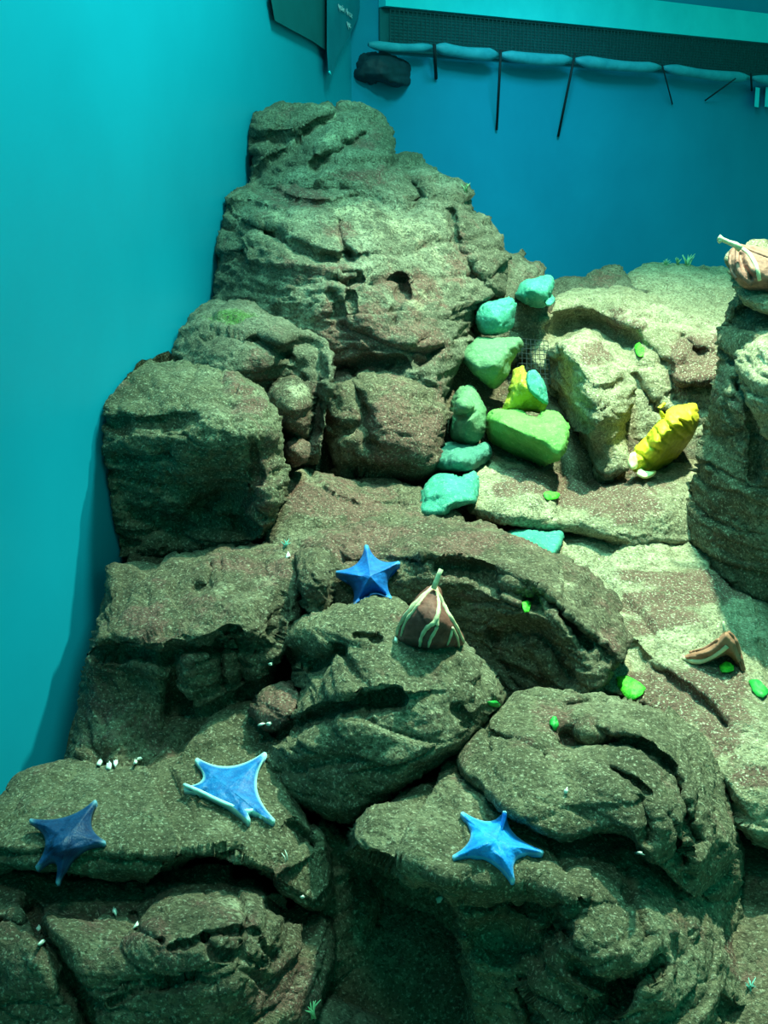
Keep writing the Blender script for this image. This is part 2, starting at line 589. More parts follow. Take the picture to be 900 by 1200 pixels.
# ---- the dark mass of rock that carries everything, seen in the gaps
def rock_core():
    pts = np.array([  # x, y, height relative to the eye
        (-0.9, 0.9, -1.2), (0.0, 0.95, -1.2), (1.2, 0.9, -1.2), (-0.6, 1.3, -0.98), (0.0, 1.28, -1.02), (0.5, 1.3, -0.95), (1.2, 1.3, -1.0),
        (-0.5, 1.6, -0.86), (0.1, 1.55, -0.82), (0.6, 1.6, -0.90), (1.3, 1.7, -0.95), (-0.5, 2.0, -0.70), (0.0, 2.0, -0.78), (0.5, 2.0, -0.86),
        (1.3, 2.1, -0.8), (-0.4, 2.4, -0.45), (0.0, 2.45, -0.42), (0.33, 2.45, -0.56), (0.7, 2.45, -0.62), (1.3, 2.5, -0.6),
        (-0.3, 2.75, -0.18), (0.0, 2.75, -0.25), (0.3, 2.8, -0.40), (0.7, 2.85, -0.48), (1.3, 2.9, -0.5),
        (-0.3, 3.0, -0.5), (0.3, 3.15, -0.8), (0.9, 3.25, -0.8), (-0.3, 3.4, -1.2), (0.4, 3.5, -1.2), (1.4, 3.6, -1.2)])
    xs = np.linspace(-0.52, 1.45, 110); ys = np.linspace(0.95, 3.35, 130)
    X, Y = np.meshgrid(xs, ys)
    q = np.c_[X.ravel(), Y.ravel()]
    w = 1.0 / (((q[:, None, :] - pts[None, :, :2]) ** 2).sum(2) + 0.004) ** 1.6
    z = (w * pts[:, 2]).sum(1) / w.sum(1)
    z += 0.035 * fbm(np.c_[q * 7, z * 5], 4, 3)
    wall_x = CORNER[0] + LDIR[0] * (CORNER[1] - q[:, 1]) + 0.03
    q[:, 0] = np.maximum(q[:, 0], wall_x)
    top = np.c_[q, np.maximum(HC + z, 0.02)]
    nx, ny = len(xs), len(ys)
    I = np.arange(nx * ny).reshape(ny, nx)
    quads = np.c_[I[:-1, :-1].ravel(), I[:-1, 1:].ravel(), I[1:, 1:].ravel(), I[1:, :-1].ravel()]
    ring = np.r_[I[0, :], I[1:, -1], I[-1, -2::-1], I[-2:0:-1, 0]]
    low = top[ring].copy(); low[:, 2] = 0.0
    n0 = len(top); k = len(ring)
    side = np.array([(ring[(i + 1) % k], ring[i], n0 + i, n0 + (i + 1) % k) for i in range(k)])
    V = np.r_[top, low]
    o = mesh_obj('rock_core', V, np.r_[quads, side], M['rock_brown'], paint=np.zeros((len(V), 3)))
    tag(o, 'dark shaded rock mass in the gaps under and between the boulders', 'rock')
    SURF_V.append(V); SURF_F.append(quads + SURF_N[0]); SURF_N[0] += len(V)


rock_core()

G = 'boulders of the tank rockwork'
# ---- back row
boulder('boulder', [(291, 133), (297, 126), (320, 123), (345, 121), (380, 123), (392, 130), (400, 124), (421, 124), (440, 134), (455, 145), (460, 163),
                    (462, 185), (490, 230), (470, 330), (380, 350), (300, 330), (289, 260), (289, 190)],
        [(295, 150, 2.66), (380, 150, 2.60), (450, 150, 2.70), (375, 205, 2.53), (300, 205, 2.62), (460, 230, 2.55), (380, 320, 2.6)],
        M['rock_grey'], 'blocky grey-green boulder crowning the rock pile against the tank wall', rim=26, rimT=0.10, back=0.25, seed=1, group=G,
        grooves=[([(300, 165), (345, 160), (362, 155), (395, 135), (410, 130)], 7, 0.045), ([(300, 205), (330, 180), (362, 158)], 6, 0.035),
                 ([(370, 195), (410, 170), (425, 160)], 6, 0.04)],
        paint=[(430, 165, 22, 14, 'm', 0.5), (420, 205, 25, 12, 'm', 0.7), (395, 158, 25, 16, 'p', 0.6)])
boulder('boulder', [(560, 285), (580, 275), (592, 294), (606, 296), (615, 294), (622, 306), (634, 305), (642, 318), (650, 345), (640, 400), (600, 430), (560, 420), (545, 340)],
        [(590, 300, 2.72), (630, 315, 2.75), (600, 350, 2.62), (580, 400, 2.6)],
        M['rock_grey'], 'knobbly brown boulder behind the topmost turquoise stone', rim=16, rimT=0.06, back=0.2, cell=0.07, seed=2, group=G, wobble=5,
        paint=[(610, 315, 40, 25, 'm', 0.35)])
boulder('boulder', [(251, 250), (256, 226), (275, 215), (300, 212), (352, 208), (400, 213), (440, 208), (460, 186), (480, 184), (500, 191), (520, 202), (541, 213),
                    (552, 225), (560, 245), (573, 260), (586, 279), (594, 300), (588, 340), (566, 372), (548, 400), (533, 430), (527, 462), (520, 520),
                    (470, 560), (380, 560), (290, 480), (255, 400), (250, 340), (249, 300)],
        [(255, 250, 2.48), (350, 225, 2.50), (450, 225, 2.55), (530, 220, 2.62), (260, 330, 2.40), (340, 290, 2.30), (430, 300, 2.32), (520, 300, 2.46), (580, 310, 2.56),
         (300, 350, 2.32), (400, 350, 2.24), (480, 400, 2.24), (540, 390, 2.38), (420, 440, 2.26), (500, 480, 2.24), (440, 540, 2.3), (320, 470, 2.35)],
        M['rock_grey'], 'huge grey-green weathered boulder with cracks and a round hole', rim=30, rimT=0.13, back=0.4, seed=3, group=G, cell=0.13, px=2.0, amp=1.15,
        grooves=[([(300, 216), (340, 232), (380, 240), (430, 228), (446, 224)], 5, 0.035), ([(255, 245), (290, 236), (330, 250), (375, 246)], 4, 0.02),
                 ([(312, 270), (350, 290), (372, 300), (395, 302), (408, 300)], 7, 0.045), ([(395, 262), (403, 285), (410, 302)], 5, 0.035),
                 ([(472, 328), (474, 340)], 6, 0.07), ([(395, 326), (420, 324)], 4, 0.03), ([(390, 345), (400, 380)], 5, 0.03), ([(410, 345), (414, 370)], 3, 0.02),
                 ([(475, 215), (490, 225), (480, 232)], 7, 0.04), ([(530, 250), (537, 290), (560, 330), (585, 350)], 5, 0.04), ([(470, 340), (462, 380)], 4, 0.02),
                 ([(255, 305), (300, 295)], 4, 0.02), ([(390, 440), (430, 428), (470, 432)], 7, 0.05)],
        ledges=[([(412, 300), (380, 304), (355, 298), (312, 272)], 6, 0.03, 22)],
        paint=[(350, 225, 55, 14, 'm', 0.7), (400, 270, 14, 25, 'm', 0.6), (430, 400, 50, 60, 'm', 0.75), (500, 385, 20, 60, 'm', 0.55), (470, 330, 35, 18, 'm', 0.7),
               (360, 320, 50, 18, 'm', 0.35), (420, 250, 60, 30, 'p', 0.45), (330, 270, 55, 25, 'p', 0.4), (500, 280, 50, 40, 'p', 0.4), (490, 355, 18, 14, 'p', 0.6),
               (540, 300, 25, 50, 'm', 0.35), (400, 480, 60, 60, 'm', 0.6)])
boulder('boulder', [(383, 475), (392, 447), (412, 436), (440, 430), (470, 437), (500, 452), (524, 462), (531, 482), (526, 505), (515, 535), (506, 556), (480, 565), (450, 562), (420, 556), (392, 556), (383, 520)],
        [(390, 470, 2.20), (440, 450, 2.18), (515, 475, 2.20), (450, 500, 2.09), (500, 520, 2.12), (400, 540, 2.16), (460, 558, 2.16)],
        M['rock_brown'], 'squat brown boulder beside the green stones, under the huge grey boulder', rim=24, rimT=0.09, back=0.2, seed=4, group=G, cell=0.10,
        grooves=[([(410, 440), (425, 475), (430, 520)], 6, 0.035), ([(390, 515), (420, 500), (430, 480)], 6, 0.03)],
        paint=[(470, 500, 40, 50, 'm', 0.7), (405, 515, 16, 18, 'p', 0.35), (515, 490, 12, 20, 'm', 0.4)])
# ---- right-hand back ledge
boulder('boulder', [(640, 335), (655, 326), (690, 321), (712, 309), (728, 312), (742, 330), (760, 345), (720, 370), (660, 370)],
        [(650, 330, 2.90), (712, 318, 2.92), (745, 345, 2.85), (690, 355, 2.82)],
        M['rock_grey'], 'knobbly brown boulder along the top edge of the back ledge', rim=12, rimT=0.06, back=0.25, cell=0.07, seed=5, group=G, wobble=4,
        paint=[(700, 325, 30, 14, 'm', 0.35)])
boulder('boulder', [(735, 330), (748, 311), (780, 307), (815, 309), (848, 312), (866, 330), (900, 350), (900, 380), (850, 375), (790, 362), (750, 348)],
        [(750, 315, 2.98), (850, 316, 2.98), (760, 345, 2.84), (850, 360, 2.80), (890, 370, 2.78)],
        M['rock_pale'], 'long pale silt-covered boulder on the back ledge', rim=14, rimT=0.07, back=0.3, seed=6, group=G, amp=0.7,
        paint=[(800, 335, 60, 25, 'p', 0.6), (770, 352, 30, 8, 'm', 0.3)])
boulder('boulder', [(612, 400), (622, 372), (640, 350), (665, 341), (700, 339), (740, 341), (780, 348), (820, 355), (852, 362), (870, 380), (870, 440), (850, 500), (810, 545),
                    (760, 560), (720, 562), (680, 540), (645, 490), (618, 440)],
        [(640, 360, 2.68), (700, 345, 2.80), (780, 352, 2.80), (850, 368, 2.76), (680, 372, 2.68), (705, 398, 2.62), (735, 380, 2.60), (760, 400, 2.56), (780, 430, 2.50), (840, 430, 2.52),
         (650, 420, 2.58), (760, 460, 2.47), (820, 480, 2.5), (740, 500, 2.44), (780, 530, 2.44), (690, 500, 2.50), (640, 460, 2.58)],
        M['rock_pale'], 'broad pale boulder with a dark hollow, behind the yellow sea creature', rim=26, rimT=0.12, back=0.35, seed=7, group=G, px=2.0, cell=0.12,
        grooves=[([(660, 384), (690, 378), (722, 392), (738, 402)], 14, 0.15), ([(738, 390), (770, 415), (785, 440), (790, 470)], 5, 0.03), ([(800, 395), (818, 410), (825, 420)], 5, 0.04),
                 ([(745, 440), (760, 470), (790, 490)], 5, 0.03), ([(700, 360), (750, 372), (790, 380)], 3, 0.012)],
        ledges=[([(838, 450), (800, 452), (785, 440), (795, 400), (815, 388), (842, 392)], 6, 0.05, 35)],
        paint=[(815, 425, 30, 32, 'm', 0.75), (735, 375, 26, 16, 'm', 0.45), (770, 370, 80, 22, 'p', 0.6), (640, 370, 25, 30, 'p', 0.2), (770, 490, 30, 25, 'p', 0.4)])
boulder('boulder', [(641, 415), (650, 400), (668, 391), (692, 387), (706, 399), (722, 416), (736, 437), (746, 455), (743, 480), (737, 505), (738, 530), (735, 552), (718, 564), (700, 566), (683, 552), (666, 528), (652, 500), (643, 460)],
        [(645, 420, 2.50), (690, 395, 2.40), (740, 450, 2.32), (662, 412, 2.34), (700, 440, 2.24), (680, 465, 2.24), (692, 505, 2.22), (652, 470, 2.60), (664, 510, 2.56), (678, 540, 2.50), (735, 510, 2.30), (708, 555, 2.27)],
        M['rock_pale'], 'chunky upright pale block with a shaded flank beside the lime stone', rim=14, rimT=0.07, back=0.22, px=2.0, seed=8, group=G, cell=0.09,
        grooves=[([(690, 452), (715, 455), (733, 448)], 4, 0.02), ([(670, 430), (678, 470), (690, 520)], 4, 0.012)],
        ledges=[([(692, 545), (680, 490), (668, 450), (655, 415)], 5, 0.03, 25)],
        paint=[(700, 410, 20, 12, 'm', 0.6), (715, 500, 22, 50, 'p', 0.3), (722, 455, 18, 14, 'p', 0.4)])
boulder('boulder', [(540, 570), (556, 548), (576, 530), (605, 536), (640, 546), (690, 562), (740, 560), (780, 546), (812, 522), (850, 530), (850, 620), (812, 640), (785, 644), (762, 641), (730, 640),
                    (700, 632), (650, 622), (600, 616), (570, 606), (548, 600)],
        [(575, 540, 2.26), (690, 565, 2.30), (800, 540, 2.38), (560, 590, 2.06), (620, 575, 2.10), (700, 600, 2.08), (780, 595, 2.12), (830, 600, 2.2), (680, 625, 2.06), (780, 638, 2.10)],
        M['rock_pale'], 'low rounded ledge boulder crusted maroon, below the yellow sea creature', rim=20, rimT=0.09, back=0.25, px=2.0, seed=9, group=G, amp=0.7, cell=0.1,
        paint=[(690, 570, 60, 18, 'm', 0.8), (640, 555, 40, 14, 'm', 0.6), (740, 595, 40, 18, 'm', 0.45), (600, 590, 40, 20, 'p', 0.3), (740, 625, 50, 15, 'p', 0.4), (590, 575, 10, 8, 'm', 0.6)])
# ---- bright slope on the right
boulder('sloping_rock', [(610, 632), (660, 618), (720, 618), (780, 622), (830, 618), (900, 650), (1010, 700), (1060, 900), (1040, 980), (930, 1000), (876, 985), (845, 930), (800, 870), (740, 830), (690, 800), (640, 700)],
        [(650, 638, 2.06), (720, 640, 2.06), (808, 645, 2.11), (700, 690, 1.94), (760, 700, 1.92), (830, 690, 1.98), (900, 720, 1.95), (740, 800, 1.64), (820, 800, 1.64), (900, 800, 1.68),
         (850, 860, 1.52), (900, 930, 1.42), (880, 1000, 1.40), (1000, 800, 1.75), (1000, 1000, 1.45)],
        M['rock_pale'], 'broad bright slope of pale rock patched with maroon crust', rim=24, rimT=0.08, back=0.3, px=2.0, seed=10, group=G, amp=0.8, cell=0.13, cat='rock',
        grooves=[([(738, 757), (760, 778), (795, 803), (830, 830), (850, 850)], 7, 0.035), ([(800, 768), (830, 758), (848, 745)], 5, 0.012), ([(890, 755), (900, 790)], 6, 0.03)],
        paint=[(820, 690, 55, 16, 'm', 0.75), (770, 708, 50, 8, 'm', 0.6), (745, 678, 25, 6, 'm', 0.6), (780, 730, 40, 10, 'm', 0.6), (790, 820, 40, 22, 'm', 0.6), (840, 790, 35, 25, 'm', 0.6), (760, 800, 30, 20, 'm', 0.5),
               (850, 850, 25, 40, 'm', 0.5), (700, 660, 50, 25, 'p', 0.7), (880, 740, 30, 15, 'p', 0.5), (880, 870, 25, 20, 'p', 0.5), (890, 910, 30, 12, 'm', 0.5)])
# ---- right-hand near tower
boulder('boulder', [(806, 612), (810, 570), (818, 525), (830, 488), (838, 450), (844, 405), (850, 365), (860, 340), (880, 330), (920, 322), (1000, 330), (1060, 420), (1070, 600), (1040, 720), (960, 735), (900, 714), (865, 702), (835, 680), (815, 650)],
        [(815, 600, 2.10), (835, 500, 2.06), (850, 420, 2.02), (870, 345, 2.08), (960, 340, 2.08), (860, 560, 1.96), (880, 450, 1.86), (900, 600, 1.92), (880, 690, 1.99), (980, 500, 1.86), (980, 650, 1.92)],
        M['rock_olive'], 'tall shaded boulder rising beside the yellow sea creature', rim=26, rimT=0.10, back=0.4, px=2.0, seed=11, group=G, cell=0.13,
        grooves=[([(852, 390), (870, 365), (900, 352)], 7, 0.06), ([(862, 450), (880, 480), (885, 560)], 6, 0.04), ([(855, 420), (866, 440), (862, 470)], 5, 0.03)],
        paint=[(860, 470, 14, 40, 'm', 0.5), (850, 430, 12, 60, 'p', 0.3), (870, 345, 30, 12, 'p', 0.6)])
boulder('boulder', [(862, 440), (868, 408), (880, 385), (900, 374), (960, 368), (1020, 400), (1030, 520), (960, 560), (905, 520), (878, 485)],
        [(870, 430, 1.86), (885, 392, 1.90), (900, 378, 1.94), (960, 380, 1.94), (900, 440, 1.76), (980, 470, 1.74), (920, 510, 1.78)],
        M['rock_pale'], 'yellowish rounded boulder jutting from the tall shaded boulder', rim=26, rimT=0.10, back=0.25, px=2.0, seed=12, group=G, cell=0.08,
        paint=[(890, 400, 20, 14, 'p', 0.6), (885, 450, 20, 30, 'p', 0.5)])
boulder('boulder', [(852, 305), (858, 292), (880, 285), (920, 286), (980, 295), (1010, 330), (980, 365), (920, 372), (880, 360), (862, 345)],
        [(860, 310, 2.04), (880, 295, 2.06), (940, 295, 2.06), (890, 330, 1.98), (960, 340, 1.97)],
        M['rock_pale'], 'small pale boulder topping the tall shaded boulder at the waterline side', rim=18, rimT=0.08, back=0.2, px=2.0, seed=13, group=G, cell=0.07,
        paint=[(885, 350, 25, 12, 'p', 0.6)])
# ---- left-hand back blocks
boulder('boulder', [(196, 425), (199, 398), (208, 388), (218, 383), (226, 368), (239, 356), (254, 350), (282, 355), (312, 366), (342, 381), (366, 388), (384, 400), (392, 420), (391, 450), (385, 470),
                    (383, 500), (380, 535), (368, 548), (330, 548), (260, 500), (210, 470)],
        [(205, 410, 2.20), (250, 358, 2.26), (320, 375, 2.18), (380, 410, 2.12), (250, 400, 2.10), (300, 410, 2.06), (330, 400, 2.07), (350, 430, 2.14), (340, 480, 2.16), (384, 450, 2.04), (376, 500, 2.04), (374, 540, 2.06), (340, 530, 2.14), (260, 460, 2.06)],
        M['rock_grey'], 'dark arched boulder with green algae on top, above the left block', rim=20, rimT=0.09, back=0.25, px=2.0, seed=14, group=G, cell=0.11,
        grooves=[([(335, 415), (352, 402), (372, 412), (374, 450), (368, 500)], 9, 0.05), ([(300, 400), (320, 412), (335, 415)], 7, 0.04)],
        paint=[(268, 374, 34, 12, 'g', 0.9), (330, 370, 40, 12, 'g', 0.4), (380, 400, 10, 30, 'p', 0.35), (300, 440, 40, 30, 'm', 0.5), (365, 500, 18, 45, 'm', 0.7), (225, 400, 25, 25, 'p', 0.2)])
boulder('cobble', [(315, 470), (321, 452), (343, 443), (361, 451), (370, 470), (365, 492), (362, 512), (345, 514), (328, 498)],
        [(320, 460, 2.02), (345, 450, 2.02), (345, 480, 1.95), (365, 480, 2.02), (350, 508, 2.0)],
        M['rock_brown'], 'round brown cobble wedged under the dark arched boulder', rim=24, rimT=0.08, back=0.1, px=1.8, seed=15, cell=0.06, wobble=1, cat='stone',
        paint=[(345, 458, 22, 12, 'p', 0.55), (345, 490, 25, 20, 'm', 0.7)])
boulder('cobble', [(332, 520), (340, 512), (355, 513), (362, 522), (360, 540), (345, 547), (334, 540)],
        [(335, 525, 2.0), (360, 525, 2.0), (347, 530, 1.96), (347, 545, 2.0)],
        M['rock_brown'], 'small brown cobble just below the round wedged cobble', rim=14, rimT=0.05, back=0.08, px=1.8, seed=16, cell=0.05, wobble=1, cat='stone',
        paint=[(347, 530, 20, 20, 'm', 0.8)])
boulder('boulder', [(318, 560), (335, 545), (350, 541), (365, 548), (395, 556), (430, 560), (460, 562), (500, 576), (525, 598), (545, 620), (540, 680), (400, 690), (320, 660), (312, 600)],
        [(330, 560, 2.06), (365, 552, 2.06), (430, 566, 2.12), (500, 585, 2.04), (350, 600, 1.93), (420, 605, 1.95), (500, 612, 1.94), (400, 650, 1.85), (330, 640, 1.85)],
        M['rock_brown'], 'low brown sloping boulder between the left block and the green stones', rim=16, rimT=0.07, back=0.2, px=2.0, seed=17, group=G, cell=0.09,
        grooves=[([(380, 575), (420, 590), (470, 592)], 4, 0.02)],
        paint=[(350, 552, 14, 9, 'p', 0.6), (400, 590, 60, 25, 'm', 0.7), (350, 580, 12, 20, 'm', 0.7), (375, 600, 15, 18, 'p', 0.2)])
boulder('boulder', [(109, 450), (110, 427), (122, 417), (150, 419), (190, 423), (236, 426), (266, 434), (291, 447), (311, 464), (326, 486), (333, 512), (335, 550), (333, 590), (326, 618), (305, 640),
                    (270, 650), (200, 656), (124, 658), (119, 600), (115, 540), (112, 490)],
        [(118, 445, 1.99), (200, 430, 2.04), (280, 450, 1.98), (140, 480, 1.86), (220, 480, 1.82), (290, 495, 1.79), (325, 540, 1.86), (240, 540, 1.82), (150, 570, 1.92), (210, 600, 1.94), (260, 590, 1.94), (305, 580, 1.83), (300, 635, 1.88), (140, 640, 1.99), (230, 645, 1.99)],
        M['rock_olive'], 'large square dark block standing against the cyan tank wall', rim=22, rimT=0.11, back=0.26, px=2.0, seed=18, group=G, cell=0.11, amp=1.25,
        grooves=[([(130, 500), (190, 495), (225, 490)], 8, 0.025), ([(140, 535), (200, 530)], 8, 0.03), ([(235, 590), (270, 575), (280, 620)], 14, 0.05), ([(295, 520), (300, 560), (288, 600)], 5, 0.025),
                 ([(255, 470), (275, 480), (300, 475)], 5, 0.02), ([(160, 600), (220, 620)], 10, 0.03)],
        paint=[(290, 480, 30, 20, 'm', 0.6), (305, 580, 22, 50, 'm', 0.65), (280, 500, 25, 16, 'p', 0.35), (210, 440, 35, 12, 'p', 0.3), (205, 590, 30, 18, 'p', 0.25), (130, 440, 20, 20, 'm', 0.4), (270, 452, 20, 12, 'm', 0.6)])
# ---- middle shelf
boulder('boulder', [(318, 655), (330, 635), (350, 624), (385, 618), (430, 610), (470, 603), (502, 605), (540, 612), (582, 622), (620, 640), (660, 655), (690, 675), (716, 702), (730, 730), (736, 748), (731, 772),
                    (716, 800), (690, 830), (620, 840), (560, 830), (480, 780), (400, 740), (340, 710)],
        [(340, 640, 1.80), (430, 620, 1.82), (500, 612, 1.84), (600, 640, 1.80), (690, 690, 1.74), (730, 745, 1.66), (400, 660, 1.70), (440, 690, 1.68), (520, 655, 1.68), (600, 690, 1.62), (660, 730, 1.58), (700, 780, 1.56),
         (560, 690, 1.68), (540, 740, 1.70), (600, 760, 1.66), (640, 800, 1.62), (480, 740, 1.70)],
        M['rock_brown'], 'long brown shelf boulder behind the veined creature', rim=20, rimT=0.10, back=0.25, px=2.0, seed=19, group=G, cell=0.11, amp=1.1,
        grooves=[([(520, 668), (560, 668), (590, 690), (625, 700)], 9, 0.035), ([(585, 745), (630, 742), (665, 790)], 9, 0.045), ([(660, 720), (680, 745), (690, 760)], 4, 0.025), ([(395, 640), (410, 660), (450, 668)], 6, 0.02)],
        ledges=[([(720, 770), (680, 740), (640, 700), (590, 672), (540, 658), (500, 655)], 6, 0.035, 26)],
        paint=[(560, 635, 80, 14, 'm', 0.6), (420, 640, 40, 20, 'm', 0.6), (450, 625, 40, 12, 'm', 0.5), (665, 685, 18, 14, 'p', 0.5), (690, 740, 25, 30, 'p', 0.35), (715, 750, 14, 20, 'm', 0.6), (540, 690, 20, 10, 'p', 0.3), (650, 770, 40, 30, 'p', 0.2), (600, 690, 14, 10, 'p', 0.3)])
boulder('boulder', [(122, 660), (150, 655), (195, 652), (250, 646), (290, 641), (322, 640), (345, 650), (362, 680), (360, 712), (345, 740), (332, 765), (320, 800), (300, 840), (260, 880), (200, 910), (130, 920), (80, 915),
                    (84, 890), (91, 860), (96, 830), (100, 780), (108, 730), (118, 690)],
        [(125, 670, 1.74), (200, 660, 1.76), (300, 650, 1.76), (345, 670, 1.68), (120, 720, 1.63), (200, 720, 1.60), (280, 710, 1.58), (330, 720, 1.60), (110, 760, 1.57), (190, 760, 1.52), (250, 755, 1.53), (310, 750, 1.56),
         (110, 800, 1.60), (160, 800, 1.58), (230, 800, 1.56), (205, 840, 1.58), (280, 800, 1.60), (140, 860, 1.52), (100, 890, 1.52), (200, 880, 1.54)],
        M['rock_brown'], 'wide brown ledge boulder with a dark undercut, against the tank wall', rim=20, rimT=0.09, back=0.25, px=2.0, seed=20, group=G, cell=0.11, amp=1.1,
        grooves=[([(98, 768), (130, 764), (160, 768), (195, 770), (205, 762), (250, 757)], 8, 0.05), ([(203, 772), (207, 800), (212, 835)], 9, 0.045), ([(232, 690), (245, 685), (248, 665)], 6, 0.03), ([(258, 650), (260, 680)], 3, 0.02),
                 ([(258, 755), (262, 800)], 5, 0.04), ([(325, 740), (330, 700)], 6, 0.03), ([(270, 745), (285, 790), (295, 820)], 9, 0.04)],
        ledges=[([(258, 757), (205, 763), (160, 767), (98, 767)], 5, 0.035, 28)],
        paint=[(270, 690, 50, 22, 'p', 0.3), (160, 720, 25, 12, 'm', 0.6), (180, 740, 30, 15, 'm', 0.4), (270, 725, 30, 20, 'm', 0.35), (300, 660, 35, 14, 'm', 0.5), (140, 830, 40, 40, 'm', 0.2), (220, 780, 18, 20, 'm', 0.5), (310, 700, 15, 30, 'p', 0.25)])
boulder('rock_chunk', [(345, 655), (352, 645), (372, 643), (388, 650), (389, 675), (391, 700), (380, 722), (360, 722), (350, 690)],
        [(350, 660, 1.66), (385, 655, 1.66), (368, 670, 1.60), (370, 710, 1.60)],
        M['rock_brown'], 'small upright brown rock chunk beside the shaded blue starfish', rim=9, rimT=0.05, back=0.1, px=1.6, seed=21, cell=0.06, cat='rock',
        paint=[(380, 660, 8, 20, 'p', 0.5)])
boulder('rock_chunk', [(296, 835), (300, 810), (318, 800), (345, 800), (352, 825), (335, 850), (312, 858)],
        [(300, 830, 1.52), (340, 810, 1.54), (325, 830, 1.49), (315, 850, 1.50)],
        M['rock_brown'], 'small maroon rock chunk in the crevice left of the central dome boulder', rim=9, rimT=0.04, back=0.1, px=1.8, seed=22, cell=0.06, cat='rock',
        paint=[(325, 825, 30, 30, 'm', 1.0)])
# ---- central dome
boulder('boulder', [(308, 880), (318, 860), (338, 838), (350, 805), (345, 780), (334, 755), (338, 735), (352, 722), (385, 712), (412, 708), (432, 700), (452, 697), (470, 700), (490, 715), (515, 735), (542, 750), (566, 776), (584, 800),
                    (591, 816), (580, 828), (560, 852), (540, 877), (502, 902), (466, 932), (440, 948), (415, 960), (375, 955), (335, 935), (312, 910)],
        [(345, 745, 1.56), (385, 720, 1.56), (450, 705, 1.56), (490, 725, 1.52), (400, 745, 1.50), (370, 780, 1.53), (440, 770, 1.43), (520, 770, 1.44), (575, 805, 1.45), (350, 830, 1.47), (400, 815, 1.41), (470, 820, 1.37), (540, 830, 1.39),
         (340, 880, 1.42), (420, 870, 1.36), (480, 880, 1.35), (330, 920, 1.44), (400, 930, 1.37), (440, 938, 1.36)],
        M['rock_olive'], 'central domed boulder with a slanting slit, below the veined creature', rim=20, rimT=0.09, back=0.3, px=2.0, seed=23, group=G, cell=0.12, amp=0.85,
        grooves=[([(320, 862), (345, 848), (375, 838), (400, 828), (430, 820), (462, 816)], 8, 0.055), ([(345, 765), (370, 778), (395, 765)], 9, 0.05), ([(418, 745), (442, 748)], 4, 0.02), ([(535, 830), (550, 845), (545, 850)], 4, 0.02),
                 ([(330, 905), (370, 895), (410, 890)], 8, 0.02), ([(565, 780), (572, 815)], 4, 0.02)],
        ledges=[([(462, 815), (430, 819), (400, 826), (375, 836), (345, 846), (320, 860)], 5, 0.03, 24)],
        paint=[(480, 720, 25, 10, 'm', 0.6), (505, 785, 25, 15, 'm', 0.3), (375, 735, 20, 10, 'p', 0.2), (450, 850, 60, 40, 'p', 0.15)])
# ---- foreground
boulder('boulder', [(405, 975), (425, 950), (470, 925), (522, 894), (550, 870), (600, 850), (700, 860), (800, 900), (860, 960), (876, 1000), (882, 1050), (884, 1100), (893, 1160), (915, 1250), (920, 1390), (560, 1400), (545, 1250),
                    (542, 1150), (535, 1080), (520, 1045), (490, 1028), (440, 1010), (415, 995)],
        [(420, 965, 1.30), (500, 915, 1.38), (560, 880, 1.45), (480, 970, 1.28), (560, 960, 1.30), (590, 1010, 1.22), (500, 1015, 1.22), (560, 1040, 1.18), (640, 1000, 1.25), (660, 1040, 1.20), (720, 1020, 1.26), (800, 1000, 1.36), (865, 1010, 1.42),
         (600, 1080, 1.23), (580, 1180, 1.28), (660, 1100, 1.16), (740, 1100, 1.16), (700, 1180, 1.16), (820, 1100, 1.24), (870, 1100, 1.36), (840, 1180, 1.20), (700, 1350, 1.22), (600, 1350, 1.28), (860, 1350, 1.26)],
        M['rock_olive'], 'massive foreground boulder under the bright blue starfish', rim=20, rimT=0.10, back=0.35, px=2.0, seed=24, group=G, cell=0.13, amp=1.0,
        grooves=[([(545, 1055), (600, 1052), (640, 1060), (652, 1085)], 14, 0.04), ([(560, 1090), (620, 1110), (650, 1090)], 22, 0.05), ([(675, 1138), (710, 1155), (745, 1148), (775, 1132)], 7, 0.04), ([(735, 1155), (712, 1180), (690, 1200)], 9, 0.05),
                 ([(730, 1020), (740, 1060), (755, 1100)], 6, 0.025), ([(845, 1180), (880, 1195)], 8, 0.03), ([(610, 1150), (625, 1200)], 6, 0.03)],
        ledges=[([(660, 1052), (600, 1046), (545, 1042), (490, 1022), (430, 1000)], 5, 0.03, 30)],
        paint=[(690, 995, 35, 12, 'm', 0.6), (870, 1010, 14, 40, 'm', 0.8), (870, 1110, 16, 25, 'm', 0.7), (810, 1090, 25, 16, 'm', 0.5), (540, 930, 40, 20, 'm', 0.25), (640, 1100, 60, 50, 'p', 0.1), (840, 1150, 40, 40, 'p', 0.3), (860, 1050, 20, 30, 'p', 0.25), (770, 1070, 20, 30, 'p', 0.2)])
